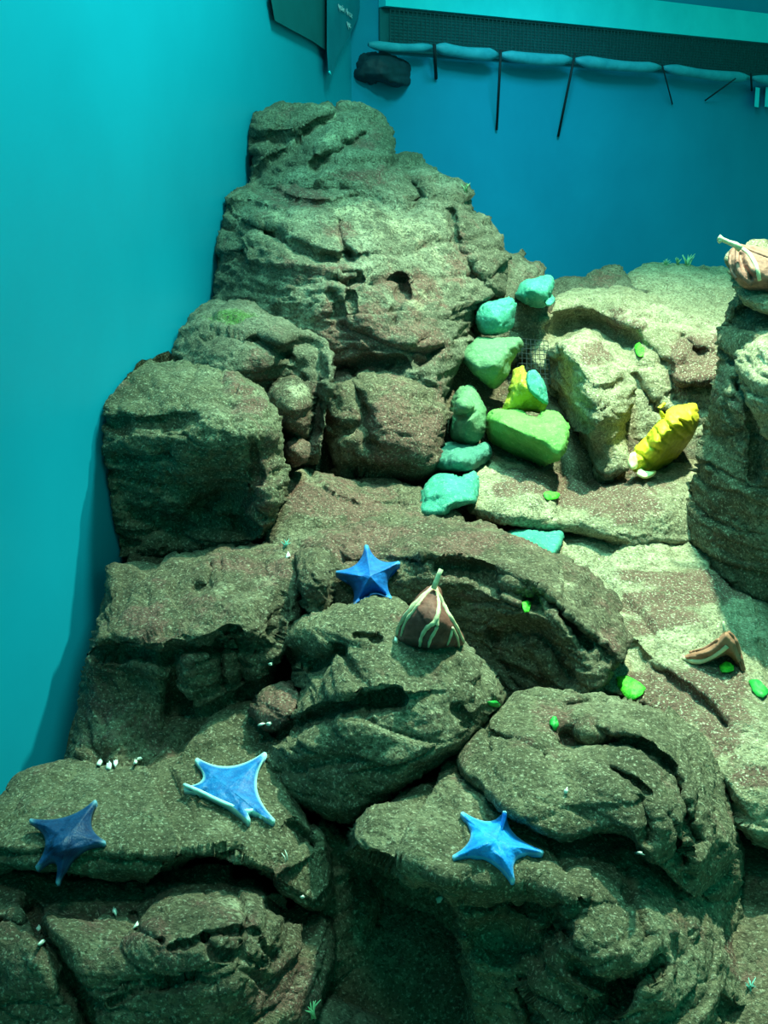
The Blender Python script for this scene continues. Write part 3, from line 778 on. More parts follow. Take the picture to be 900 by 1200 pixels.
boulder('boulder', [(533, 893), (546, 865), (570, 836), (601, 813), (640, 806), (682, 811), (722, 815), (762, 826), (802, 846), (830, 880), (850, 920), (863, 962), (869, 1000), (862, 1035), (838, 1062), (808, 1058), (778, 1032),
                    (752, 1002), (732, 978), (700, 978), (672, 986), (640, 981), (612, 968), (582, 945), (553, 918)],
        [(545, 890, 1.37), (600, 825, 1.47), (640, 815, 1.49), (720, 825, 1.47), (790, 850, 1.45), (845, 930, 1.42), (600, 900, 1.30), (660, 880, 1.35), (700, 865, 1.36), (640, 950, 1.24), (700, 930, 1.25), (760, 890, 1.30), (770, 960, 1.22),
         (820, 960, 1.30), (860, 1000, 1.36), (800, 1030, 1.24), (690, 975, 1.23), (840, 1040, 1.32)],
        M['rock_olive'], 'thick upper slab of rock split by cracks, just above the bright blue starfish', rim=12, rimT=0.07, back=0.16, px=2.0, seed=25, group=G, cell=0.13, amp=0.8,
        grooves=[([(668, 868), (690, 872), (706, 866)], 13, 0.05), ([(665, 828), (695, 822), (708, 822)], 4, 0.02), ([(706, 872), (740, 868), (765, 882), (785, 900), (797, 930), (805, 965), (815, 985)], 6, 0.045), ([(560, 855), (600, 868), (640, 888)], 3, 0.012),
                 ([(780, 955), (795, 985), (803, 1010)], 3, 0.02), ([(715, 903), (745, 918), (760, 930)], 4, 0.02), ([(752, 940), (760, 965), (758, 985)], 6, 0.025)],
        ledges=[([(798, 930), (786, 900), (766, 881), (740, 866), (708, 866)], 5, 0.03, 26)],
        paint=[(645, 860, 28, 30, 'm', 0.55), (640, 830, 20, 12, 'm', 0.3), (770, 910, 25, 12, 'p', 0.3), (790, 860, 30, 20, 'p', 0.25), (840, 900, 14, 25, 'p', 0.3), (620, 920, 50, 30, 'p', 0.2), (850, 980, 14, 40, 'm', 0.25), (700, 940, 50, 30, 'p', 0.15)])
boulder('boulder', [(-160, 1030), (-60, 1010), (20, 1018), (80, 1022), (150, 1024), (215, 1024), (260, 1018), (310, 1030), (350, 1060), (385, 1080), (392, 1110), (384, 1150), (372, 1200), (360, 1300), (340, 1400), (-160, 1400)],
        [(-100, 1040, 1.34), (60, 1028, 1.34), (160, 1028, 1.34), (280, 1026, 1.34), (60, 1052, 1.31), (160, 1052, 1.31), (370, 1085, 1.34), (60, 1085, 1.20), (180, 1080, 1.20), (290, 1070, 1.22), (60, 1160, 1.17), (180, 1150, 1.16), (300, 1130, 1.19), (370, 1150, 1.30), (200, 1300, 1.18), (40, 1350, 1.18), (330, 1300, 1.26), (-100, 1200, 1.2)],
        M['rock_brown'], 'brown foreground boulder split by a deep crack, under the flat ledge slab', rim=14, rimT=0.08, back=0.4, px=2.0, seed=26, group=G, cell=0.12, amp=1.0,
        grooves=[([(35, 1068), (50, 1100), (70, 1120), (85, 1160), (105, 1205), (120, 1300)], 11, 0.06), ([(155, 1072), (165, 1092), (185, 1102)], 4, 0.025), ([(240, 1096), (275, 1090), (298, 1092), (308, 1110), (325, 1120)], 3.5, 0.014), ([(242, 1098), (250, 1118), (280, 1122), (310, 1128)], 3.5, 0.014),
                 ([(320, 1060), (345, 1070), (355, 1066)], 6, 0.04), ([(130, 1175), (200, 1150), (260, 1155)], 3, 0.012), ([(200, 1110), (240, 1100)], 3, 0.015), ([(0, 1080), (25, 1085)], 5, 0.03)],
        paint=[(100, 1090, 60, 25, 'm', 0.35), (200, 1110, 40, 30, 'm', 0.3), (340, 1150, 30, 40, 'm', 0.7), (270, 1055, 60, 12, 'p', 0.3), (25, 1140, 25, 12, 'p', 0.25), (300, 1170, 50, 25, 'm', 0.5)])
boulder('boulder', [(-160, 980), (-60, 955), (0, 940), (28, 915), (60, 901), (100, 898), (150, 893), (185, 884), (222, 860), (250, 832), (275, 821), (302, 822), (328, 850), (338, 880), (345, 920), (362, 955), (385, 985), (394, 1020), (390, 1060), (372, 1075),
                    (345, 1062), (318, 1040), (290, 1022), (262, 1012), (235, 1010), (200, 1022), (150, 1022), (100, 1024), (50, 1020), (0, 1022), (-160, 1050)],
        [(-100, 990, 1.34), (20, 930, 1.42), (100, 905, 1.47), (200, 880, 1.50), (275, 830, 1.58), (320, 860, 1.52), (60, 950, 1.35), (150, 940, 1.38), (268, 925, 1.40), (330, 930, 1.40), (60, 995, 1.28), (150, 995, 1.28), (240, 985, 1.30), (330, 1000, 1.32), (80, 1015, 1.27), (200, 1012, 1.28), (375, 1030, 1.36), (340, 1045, 1.32)],
        M['rock_olive'], 'flat ledge slab carrying the dark and the curled blue starfish', rim=14, rimT=0.07, back=0.14, px=2.0, seed=27, group=G, cell=0.14, amp=0.65,
        ledges=[([(318, 1030), (262, 1004), (225, 1003), (190, 1006), (120, 1002), (40, 998), (-60, 1000)], 4, 0.02, 40)],
        grooves=[([(345, 970), (365, 990)], 6, 0.03), ([(262, 1000), (275, 998)], 4, 0.02)],
        paint=[(330, 1030, 25, 20, 'm', 0.7), (270, 1000, 60, 10, 'p', 0.25), (130, 960, 60, 25, 'p', 0.12), (40, 950, 40, 25, 'm', 0.2), (290, 960, 40, 15, 'p', 0.3)])
# ---- in the dark gap of the foreground
boulder('boulder', [(370, 960), (420, 980), (480, 1010), (540, 1030), (570, 1100), (580, 1250), (560, 1400), (360, 1400), (350, 1200), (350, 1050)],
        [(380, 1000, 1.44), (450, 1020, 1.46), (540, 1060, 1.44), (400, 1100, 1.42), (480, 1100, 1.48), (420, 1180, 1.42), (520, 1200, 1.44), (450, 1350, 1.4)],
        M['rock_olive'], 'deeply shaded boulder in the gap between the two foreground boulders', rim=16, rimT=0.06, back=0.2, px=2.5, seed=28, group=G, cell=0.10,
        grooves=[([(430, 1030), (450, 1050), (460, 1090)], 16, 0.05), ([(480, 1080), (500, 1150), (490, 1200)], 20, 0.05)])
boulder('rock_chunk', [(330, 1200), (352, 1178), (385, 1170), (420, 1178), (455, 1195), (470, 1240), (450, 1320), (350, 1330), (325, 1260)],
        [(345, 1190, 1.31), (400, 1185, 1.33), (450, 1210, 1.33), (400, 1250, 1.24), (350, 1260, 1.25), (400, 1310, 1.27)],
        M['rock_grey'], 'teal-tinted rock chunk low in the foreground gap', rim=14, rimT=0.05, back=0.12, px=2.0, seed=29, cell=0.07, cat='rock')
finish_surface()

# ------------------------------------------------------------------ loose coloured stones in the cleft
M['stone_aqua'] = stone_material('stone_aqua', (0.025, 0.24, 0.18), (0.065, 0.37, 0.28), (0.28, 0.60, 0.46))
M['stone_green'] = stone_material('stone_green', (0.07, 0.19, 0.095), (0.13, 0.27, 0.145), (0.30, 0.42, 0.26))
M['stone_lime'] = stone_material('stone_lime', (0.09, 0.30, 0.06), (0.18, 0.44, 0.11), (0.36, 0.58, 0.22))
M['stone_teal'] = stone_material('stone_teal', (0.03, 0.14, 0.12), (0.07, 0.25, 0.19), (0.15, 0.42, 0.33))
M['stone_yellow'] = stone_material('stone_yellow', (0.26, 0.30, 0.02), (0.48, 0.50, 0.05), (0.55, 0.66, 0.26))
SG = 'coloured stones piled in the cleft'


def stone(outline, ctrl, mat, label, seed, rim=16, rimT=0.06, back=0.08, **k):
    a = dict(px=1.5, amp=0.5, cell=0.06, wobble=1.0, cat='stone', group=SG, strata=(1, 1, 1), rim=rim, rimT=rimT, back=back)
    a.update(k)
    return boulder('stone', outline, ctrl, mat, label, seed=seed, **a)


stone([(604, 345), (611, 332), (625, 326), (641, 322), (649, 327), (648, 342), (642, 357), (632, 361), (620, 358), (609, 352)],
      [(612, 338, 2.56), (640, 327, 2.60), (625, 340, 2.52), (645, 345, 2.56), (620, 353, 2.55), (636, 356, 2.56)], M['stone_aqua'],
      'turquoise stone at the top of the pile in the cleft', 31, rim=10)
stone([(559, 357), (575, 352), (596, 348), (604, 352), (603, 370), (600, 386), (585, 394), (566, 393), (559, 380)],
      [(565, 360, 2.46), (598, 352, 2.46), (580, 372, 2.42), (600, 380, 2.46), (568, 388, 2.45)], M['stone_aqua'],
      'square turquoise stone second from the top of the pile', 32, rim=8, rimT=0.04)
stone([(541, 420), (548, 404), (560, 395), (580, 395), (600, 395), (611, 397), (612, 408), (600, 425), (598, 437), (588, 450), (577, 456), (562, 446), (550, 434)],
      [(550, 415, 2.36), (570, 400, 2.40), (606, 402, 2.40), (580, 425, 2.31), (575, 450, 2.35), (600, 430, 2.37)], M['stone_green'],
      'dull green wedge-shaped stone with its point downwards', 33, rim=12, grooves=[([(600, 412), (592, 430), (584, 445)], 4, 0.012)])
st = stone([(588, 482), (594, 465), (599, 445), (600, 432), (612, 428), (618, 436), (628, 433), (636, 444), (641, 458), (642, 475), (634, 484), (620, 483), (600, 485)],
           [(595, 475, 2.34), (605, 440, 2.38), (612, 455, 2.31), (617, 448, 2.30), (634, 450, 2.35), (640, 470, 2.36), (615, 480, 2.35)], M['stone_yellow'],
           'folded-looking yellow stone with a pale ridge, above the lime stone', 34, rim=8, rimT=0.04, back=0.07,
           ledges=[([(618, 432), (616, 450), (632, 464)], 3, 0.014, 14)])
boulder('pale_facet', [(618, 438), (627, 433), (636, 444), (641, 458), (643, 474), (633, 470), (619, 456)],
        [(620, 442, 2.298), (634, 446, 2.31), (641, 468, 2.31), (624, 456, 2.285)], M['stone_aqua'], 'pale turquoise facet', rim=4, rimT=0.015, back=0.03, px=1.3, amp=0.4, cell=0.04, wobble=0.5, strata=(1, 1, 1), parent=st, seed=44)
stone([(525, 502), (527, 480), (533, 462), (543, 451), (554, 451), (563, 464), (570, 482), (569, 502), (562, 517), (550, 523), (536, 519), (527, 513)],
      [(530, 490, 2.24), (548, 458, 2.28), (550, 490, 2.17), (565, 490, 2.22), (548, 516, 2.21)], M['stone_green'],
      'tall olive-green oval stone with a small knob on its face', 35, rim=16, rimT=0.07, grooves=[([(533, 487), (545, 489), (556, 482)], 3.5, 0.02)])
stone([(531, 482), (534, 470), (545, 465), (555, 471), (556, 479), (546, 485), (536, 487)],
      [(535, 478, 2.185), (550, 470, 2.19), (545, 477, 2.155), (545, 484, 2.18)], M['stone_green'],
      'little green pebble stuck on the tall oval stone', 36, rim=8, rimT=0.025, back=0.03)
stone([(569, 497), (575, 483), (590, 478), (610, 480), (628, 489), (635, 480), (650, 481), (662, 490), (667, 505), (666, 522), (660, 535), (648, 543), (636, 546), (615, 540), (590, 530), (573, 520)],
      [(580, 485, 2.28), (610, 484, 2.27), (630, 492, 2.24), (650, 485, 2.26), (590, 500, 2.19), (625, 510, 2.14), (652, 515, 2.14), (648, 535, 2.15), (600, 522, 2.25), (580, 515, 2.29), (622, 538, 2.27)], M['stone_lime'],
      'broad lime-green stone with a shaded underside, largest of the pile', 37, rim=8, rimT=0.05, back=0.10,
      ledges=[([(655, 538), (630, 524), (605, 508), (585, 500), (570, 495)], 4, 0.02, 22)])
stone([(505, 540), (510, 526), (522, 518), (540, 519), (556, 522), (568, 518), (576, 527), (572, 540), (560, 549), (545, 553), (520, 552), (508, 549)],
      [(512, 530, 2.20), (540, 522, 2.20), (570, 525, 2.20), (540, 537, 2.11), (560, 545, 2.16), (515, 546, 2.16)], M['stone_teal'],
      'dark teal flattened stone under the tall oval stone', 38, rim=13, rimT=0.06)
stone([(490, 602), (492, 582), (500, 564), (512, 555), (528, 555), (540, 558), (552, 552), (561, 560), (563, 575), (558, 589), (545, 592), (530, 597), (520, 606), (505, 607)],
      [(495, 595, 1.99), (510, 560, 2.08), (545, 558, 2.08), (525, 578, 1.98), (555, 580, 2.02), (512, 600, 1.96)], M['stone_aqua'],
      'rugged turquoise stone at the foot of the pile beside the brown slope', 39, rim=9, rimT=0.05)
stone([(592, 628), (598, 620), (615, 618), (640, 620), (657, 619), (660, 630), (655, 645), (648, 652), (636, 648), (615, 643), (600, 634)],
      [(598, 625, 2.02), (630, 620, 2.06), (655, 622, 2.06), (625, 632, 1.96), (655, 638, 1.98), (640, 646, 1.95)], M['stone_aqua'],
      'flat pale turquoise stone lying behind the long shelf boulder', 40, rim=7, rimT=0.04)
stone([(638, 350), (644, 344), (650, 349), (648, 357), (641, 358)],
      [(641, 350, 2.58), (648, 350, 2.60), (644, 355, 2.56)], M['stone_aqua'],
      'tiny pale aqua pebble tucked beside the topmost turquoise stone', 41, rim=4, rimT=0.02, back=0.03, px=1.2)
finish_surface()


# ------------------------------------------------------------------ starfish
def star_material(name, c1, c2, margin):
    t = NT(name, 0.55, 0.35)
    a = t.attr()
    n = t.noise(90, 4, 0.6)
    c = t.mix(t.ramp(n, [(0.35, 0.0), (0.65, 1.0)]), c1, c2)
    sp = t.ramp(t.voro(260), [(0.08, 0.22), (0.18, 0.0)])
    c = t.mix(sp, c, margin)
    c = t.mix(a[0], c, margin)
    t.bump(t.voro(320), 0.25, 0.002)
    return t.color(c)


M['star_bright'] = star_material('starfish_bright_blue', (0.003, 0.17, 0.62), (0.010, 0.28, 0.82), (0.25, 0.62, 0.90))
M['star_mid'] = star_material('starfish_blue', (0.002, 0.08, 0.34), (0.004, 0.13, 0.46), (0.06, 0.30, 0.62))
M['star_dark'] = star_material('starfish_navy', (0.001, 0.022, 0.09), (0.002, 0.04, 0.14), (0.20, 0.42, 0.58))
M['star_cyan'] = star_material('starfish_cyan_blue', (0.002, 0.09, 0.33), (0.006, 0.16, 0.46), (0.45, 0.85, 0.85))


def plane_fit(pts):
    P = np.array(pts); c = P.mean(0)
    n = np.linalg.svd(P - c)[2][2]
    if n @ (np.array([0, 0, HC]) - c) < 0:
        n = -n
    return c, n


def starfish(center, tips, mat, label, normal=None, height=0.020, inner=0.30, drape=0.5, lift=0.004, margin=0.8, curl=None, tipw=2.4, group='blue bat starfish on the rocks', ridge=1.0):
    cx, cy = center
    tips = sorted(tips, key=lambda p: math.atan2(p[1] - cy, p[0] - cx))
    T = np.array(tips, float); C0 = np.array(center, float); n = len(T)
    edge, arm = [], []
    K = 22
    for i in range(n):
        a, b = T[i], T[(i + 1) % n]
        da = (a - C0) / np.linalg.norm(a - C0); db = (b - C0) / np.linalg.norm(b - C0)
        a2 = a + np.array([-da[1], da[0]]) * tipw - da * 1.2; b2 = b + np.array([db[1], -db[0]]) * tipw - db * 1.2
        m = C0 + inner * ((a + b) / 2 - C0)
        edge.append(a); arm.append(1.0)
        for k in range(K):
            s = k / (K - 1)
            edge.append((1 - s) ** 2 * a2 + 2 * s * (1 - s) * m + s * s * b2)
            arm.append(abs(2 * s - 1))
    edge = np.array(edge); arm = np.array(arm)
    base = [hit(*p)[0] for p in list(T * 0.8 + C0 * 0.2) + [C0]]
    cen = base[-1]
    pc, pn = plane_fit([p for p in base if (p - cen).length < 0.09])
    if normal is not None:
        pc, pn = np.array(cen), np.array(Vector(normal).normalized())
    NR = 16
    Q = [C0]; tt = [0.0]; ar = [0.3]
    for j in range(1, NR + 1):
        t = j / NR
        for e, a in zip(edge, arm):
            Q.append(C0 + (e - C0) * t); tt.append(t); ar.append(a)
    Q = np.array(Q); tt = np.array(tt); ar = np.array(ar)
    rd = np.array([raydir(*q) for q in Q]); eye = np.array([0, 0, HC])
    ed, _, _ = seg_dist(Q, edge)
    span = np.linalg.norm(T - C0, axis=1).mean()
    hh = height * (1 - np.exp(-ed / (0.22 * span))) * (0.75 + 0.35 * (1 - tt)) + 0.0035
    hh = np.where(tt > 0.99, 0.003, hh)
    if curl is not None:
        for (cu, cv, r, up) in curl:
            hh += up * np.exp(-(((Q[:, 0] - cu) ** 2 + (Q[:, 1] - cv) ** 2) / r ** 2))
    tp = ((pc - eye) @ pn) / (rd @ pn)
    P = eye + rd * tp[:, None]
    sag = np.zeros(len(Q))
    for i, q in enumerate(Q):
        h = np.array(hit(*q)[0])
        d_ = float(np.clip((h - P[i]) @ pn, -0.03, 0.03))
        sag[i] = d_ * (0.95 if d_ > 0 else drape)
    hh = hh + lift + sag
    top = eye + rd * (((pc - eye) @ pn + hh) / (rd @ pn))[:, None]
    P = P + pn * sag[:, None]
    P = top - pn * (hh - sag)[:, None]
    E = len(edge)
    low = P[1 + (NR - 1) * E:] + pn * (lift - 0.004)
    V = np.r_[top, low, [P[0] + pn * (lift - 0.004)]]
    Fc = []
    for k in range(E):
        Fc.append((0, 1 + (k + 1) % E, 1 + k))
    for j in range(NR - 1):
        for k in range(E):
            a = 1 + j * E + k; b = 1 + j * E + (k + 1) % E
            Fc.append((a, b, b + E, a + E))
    o0 = 1 + (NR - 1) * E; l0 = len(top); lc = len(V) - 1
    for k in range(E):
        k2 = (k + 1) % E
        Fc.append((o0 + k, o0 + k2, l0 + k2, l0 + k)); Fc.append((lc, l0 + k, l0 + k2))
    pa = np.zeros((len(V), 3))
    tipd = np.min(np.linalg.norm(Q[:, None] - T[None], axis=2), axis=1)
    pa[:len(Q), 0] = np.clip(margin * np.clip((tt - 0.92) / 0.06, 0, 1) + 0.9 * np.exp(-(tipd / 4.5) ** 2), 0, 1)
    pa[len(Q):, 0] = margin * 0.2
    return tag(mesh_obj('starfish', V, Fc, mat, paint=pa), label, 'starfish', group), pn


starfish((582, 984), [(540, 952), (592, 950), (637, 999), (602, 1033), (530, 1005)], M['star_bright'],
         'bright blue five-armed starfish on the massive foreground boulder', (0.0, -0.3, 0.95), height=0.026, margin=0.45)
starfish((434, 675), [(429, 638), (469, 659), (393, 671), (414, 713), (458, 702)], M['star_mid'],
         'deep blue starfish hunched in the hollow beside the veined creature', (0.0, -0.5, 0.86), height=0.050, inner=0.40, margin=0.1, lift=0.010, drape=0.25, ridge=1.3)
s3, _ = starfish((268, 924), [(229, 889), (312, 882), (322, 963), (292, 962), (215, 924)], M['star_cyan'],
         'curled blue starfish with pale glowing margins on the flat ledge slab', (0.05, -0.25, 0.95), height=0.014, inner=0.34, margin=1.0, drape=0.6,
         curl=[(255, 945, 26, 0.010), (295, 952, 18, 0.008)])
_pts = []
for q in smooth_outline([(217, 927), (236, 935), (256, 945), (276, 953), (290, 958), (299, 955), (297, 950)], 4, False):
    _p = hit(*q)[0]
    _pts.append(_p + Vector((0, -0.25, 0.97)) * 0.012)
tube('pale_margin', _pts, [0.0028] * (len(_pts) - 4) + [0.0026, 0.0024, 0.0020, 0.0015], plain_material('starfish_pale_margin', (0.35, 0.70, 0.72), (0.5, 0.85, 0.85), 0.5, 80, 0.1), s3, 6)['label'] = 'pale curled margin'
starfish((83, 975), [(113, 938), (34, 961), (124, 988), (42, 1018), (67, 1036)], M['star_dark'],
         'dark navy starfish hanging over the edge of the flat ledge slab', (0.05, -0.45, 0.9), height=0.020, inner=0.34, margin=0.1, drape=0.35, lift=0.008)

# ------------------------------------------------------------------ sea creatures clinging to the rock
M['veined'] = plain_material('veined_maroon_skin', (0.085, 0.026, 0.022), (0.20, 0.070, 0.056), 0.7, 55, 0.6)
M['vein'] = plain_material('pale_vein', (0.42, 0.38, 0.24), (0.62, 0.58, 0.38), 0.7, 80, 0.3)
M['yellow_skin'] = plain_material('yellow_skin', (0.46, 0.37, 0.012), (0.74, 0.64, 0.05), 0.55, 45, 0.4)
M['fin_pale'] = plain_material('pale_fin', (0.70, 0.72, 0.25), (0.85, 0.88, 0.55), 0.5, 60, 0.2)
M['pink_skin'] = plain_material('pink_skin', (0.13, 0.055, 0.045), (0.34, 0.16, 0.125), 0.7, 60, 0.9)
M['pale_stalk'] = plain_material('pale_stalk', (0.40, 0.42, 0.26), (0.60, 0.62, 0.42), 0.7, 80, 0.3)
M['rust_skin'] = plain_material('rust_skin', (0.22, 0.085, 0.055), (0.40, 0.18, 0.12), 0.7, 50, 0.4)


def drape_line(pts, off=0.0, n=5):
    out = []
    for q in smooth_outline(pts, n, False):
        p, nn = hit(*q)
        out.append(p + nn * off)
    for i in range(1, len(out)):                      # no jumps to the rock far behind an edge
        if (out[i] - out[i - 1]).length > 0.05:
            d = raydir(*smooth_outline(pts, n, False)[i]); eye = Vector((0, 0, HC))
            out[i] = eye + d * (out[i - 1] - eye).length
    return out


def ray_line(pts, z):
    return [Vector(at(u, v, z)) for u, v in pts]


SMALL = dict(px=1.3, amp=0.35, cell=0.03, wobble=0.6, strata=(1, 1, 1), register=True)
# tent-like veined creature
base = hit(500, 757)[0]
zc = float((base - Vector((0, 0, HC))).dot(Vector((0, CP, -SP))))
vc = empty('veined_creature', base, 'tent-shaped maroon sea creature with pale veins on the central dome', 'sea creature')
boulder('body', [(462, 752), (466, 735), (474, 716), (486, 702), (498, 690), (508, 685), (516, 690), (520, 706), (530, 722), (539, 738), (544, 754), (525, 764), (500, 766), (475, 762)],
        [(466, 752, zc + 0.01), (540, 754, zc + 0.01), (507, 690, zc - 0.005), (500, 725, zc - 0.045), (520, 735, zc - 0.04), (502, 757, zc - 0.02)],
        M['veined'], None, rim=14, rimT=0.035, back=0.05, parent=vc, seed=51, **SMALL)
finish_surface()
for ln, r in (([(508, 688), (495, 700), (480, 716), (468, 735), (464, 754)], 0.0042), ([(500, 695), (488, 712), (476, 728), (470, 745)], 0.0028), ([(510, 688), (516, 702), (524, 718), (534, 734), (543, 752)], 0.0038),
              ([(511, 692), (514, 706), (513, 720), (508, 730), (500, 736), (494, 746), (492, 757)], 0.0034), ([(513, 722), (512, 735), (505, 748), (502, 758)], 0.0026),
              ([(530, 735), (528, 745), (524, 756)], 0.0024), ([(530, 735), (536, 748), (538, 760)], 0.0022)):
    dl = drape_line(ln, 0.0)
    tube('vein', dl, [r * (0.55 + 0.5 * math.sin(math.pi * min(1, 0.12 + 0.85 * i / (len(dl) - 1))) + 0.12 * math.sin(i * 1.7)) for i in range(len(dl))], M['vein'], vc, 6)
tube('stalk', ray_line([(508, 690), (511, 682), (514, 674), (517, 667)], zc - 0.004), [0.0042, 0.0040, 0.0036, 0.0034], M['pale_stalk'], vc)

# yellow creature
base = hit(764, 557)[0]
zc = float((base - Vector((0, 0, HC))).dot(Vector((0, CP, -SP)))) - 0.02
yc_ = empty('yellow_creature', base, 'plump bright yellow sea creature with fins lying on the maroon-crusted ledge', 'sea creature')
boulder('body', [(740, 548), (741, 532), (748, 519), (757, 511), (766, 499), (777, 488), (784, 479), (796, 474), (814, 473), (818, 480), (819, 494), (814, 508), (804, 524), (792, 538), (776, 549), (760, 555), (748, 554)],
        [(744, 545, zc - 0.02), (758, 514, zc + 0.0), (795, 478, zc + 0.02), (815, 478, zc + 0.03), (768, 518, zc - 0.065), (795, 494, zc - 0.045), (812, 500, zc + 0.02), (804, 520, zc + 0.09), (776, 545, zc + 0.07), (788, 524, zc + 0.03), (765, 538, zc - 0.01)],
        M['yellow_skin'], None, rim=7, rimT=0.03, back=0.06, parent=yc_, seed=52,
        grooves=[([(776, 489), (788, 501), (802, 514)], 1.8, 0.012), ([(786, 481), (797, 494), (809, 506)], 1.5, 0.010), ([(754, 512), (764, 522), (774, 528)], 2.4, 0.014), ([(798, 494), (806, 500), (812, 508)], 2.0, 0.014),
                 ([(745, 530), (755, 535), (762, 546)], 2.0, 0.012), ([(766, 501), (774, 512), (784, 520)], 1.6, 0.008), ([(803, 476), (810, 488), (815, 498)], 1.6, 0.008)], **dict(SMALL, amp=0.55))
finish_surface()
tube('ridge', drape_line([(774, 488), (784, 497), (796, 508), (804, 513)], 0.0004), 0.0042, M['yellow_skin'], yc_, 6)
tube('ridge', drape_line([(779, 484), (790, 496), (801, 509)], 0.0004), 0.0036, M['yellow_skin'], yc_, 6)
tube('stalk', ray_line([(778, 489), (774, 483), (772, 478), (777, 475), (779, 472)], zc - 0.01), [0.005, 0.0045, 0.004, 0.004, 0.004], M['yellow_skin'], yc_)
for nm, ol in (('fin', [(735, 543), (738, 532), (745, 530), (749, 540), (746, 549), (739, 551)]), ('fin', [(746, 556), (750, 548), (757, 552), (769, 551), (766, 557), (755, 561)])):
    boulder(nm, ol, [(ol[0][0], ol[0][1], zc - 0.03), (ol[2][0], ol[2][1], zc - 0.02), (ol[4][0], ol[4][1], zc - 0.03)], M['fin_pale'], 'pale yellow fin', rim=4, rimT=0.012, back=0.012, parent=yc_, seed=53, **SMALL)

# pinkish creature on the tall boulder's top
base = hit(890, 340)[0]
zc = float((base - Vector((0, 0, HC))).dot(Vector((0, CP, -SP)))) - 0.02
pc_ = empty('pink_creature', base, 'pinkish folded sea creature with a thin stalk topping the tall shaded boulder', 'sea creature')
boulder('body', [(853, 306), (856, 293), (866, 287), (880, 287), (900, 292), (925, 300), (930, 325), (915, 342), (890, 344), (872, 338), (860, 325)],
        [(858, 300, zc + 0.02), (880, 292, zc + 0.02), (920, 305, zc + 0.02), (880, 315, zc - 0.03), (910, 325, zc - 0.03), (870, 330, zc - 0.01), (895, 342, zc)],
        M['pink_skin'], None, rim=12, rimT=0.04, back=0.06, parent=pc_, seed=54, grooves=[([(868, 298), (872, 312), (880, 326)], 4, 0.02), ([(885, 292), (905, 302), (925, 310)], 2.5, 0.014)], **SMALL)
finish_surface()
for ln, r in (([(864, 291), (864, 308), (869, 322), (880, 334)], 0.0042), ([(866, 289), (878, 298), (886, 312), (890, 328)], 0.0040), ([(868, 288), (885, 296), (905, 304), (922, 312)], 0.0036), ([(856, 300), (857, 315), (864, 326)], 0.0036)):
    tube('fold', drape_line(ln, 0.0004), r, M['pale_stalk'] if r == 0.0040 else M['pink_skin'], pc_, 6)
tube('stalk', ray_line([(868, 292), (862, 287), (854, 284), (847, 281), (842, 278)], zc - 0.01), [0.007, 0.006, 0.0045, 0.0045, 0.006], M['pale_stalk'], pc_)
tube('stalk_tip', ray_line([(846, 281), (842, 283)], zc - 0.01), [0.0035, 0.0045], M['pale_stalk'], pc_)

# rust-coloured creature on the slope
base = hit(840, 775)[0]
zc = float((base - Vector((0, 0, HC))).dot(Vector((0, CP, -SP)))) - 0.01
rc_ = empty('rust_creature', base, 'rust-brown ridged sea creature with a raised crest on the bright slope', 'sea creature')
boulder('body', [(800, 770), (815, 763), (832, 757), (845, 744), (852, 740), (862, 750), (868, 768), (874, 788), (868, 792), (860, 776), (850, 768), (832, 778), (815, 782)],
        [(802, 772, zc), (830, 766, zc - 0.03), (850, 748, zc - 0.045), (860, 762, zc - 0.03), (870, 788, zc - 0.01), (832, 776, zc - 0.01)],
        M['rust_skin'], None, rim=8, rimT=0.03, back=0.05, parent=rc_, seed=55, **SMALL)
finish_surface()
for ln, r in (([(802, 772), (820, 775), (838, 767), (852, 757)], 0.0045), ([(853, 741), (861, 750), (866, 765), (871, 785)], 0.0040), ([(808, 765), (826, 760), (842, 750)], 0.0030)):
    tube('crest', drape_line(ln, 0.0004), r, M['vein'] if r == 0.0045 else M['rust_skin'], rc_, 6)
tube('stalk', ray_line([(850, 743), (849, 738), (848, 733), (848, 728)], zc - 0.03), [0.003, 0.0026, 0.0022, 0.0018], M['pale_stalk'], rc_)


# ------------------------------------------------------------------ leaf scraps, tufts and shell bits
M['leaf'] = plain_material('sea_lettuce', (0.01, 0.30, 0.02), (0.14, 0.85, 0.06), 0.5, 110, 0.8)
M['leaf_dark'] = plain_material('sea_lettuce_dark', (0.01, 0.20, 0.03), (0.02, 0.36, 0.06), 0.5, 60, 0.3)
M['shell'] = plain_material('shell_white', (0.55, 0.62, 0.55), (0.85, 0.90, 0.85), 0.4, 90, 0.2)
M['tuft'] = plain_material('turquoise_weed', (0.05, 0.30, 0.26), (0.25, 0.62, 0.55), 0.6, 80, 0.2)
M['weed'] = plain_material('pale_green_weed', (0.15, 0.34, 0.16), (0.36, 0.58, 0.34), 0.6, 80, 0.2)


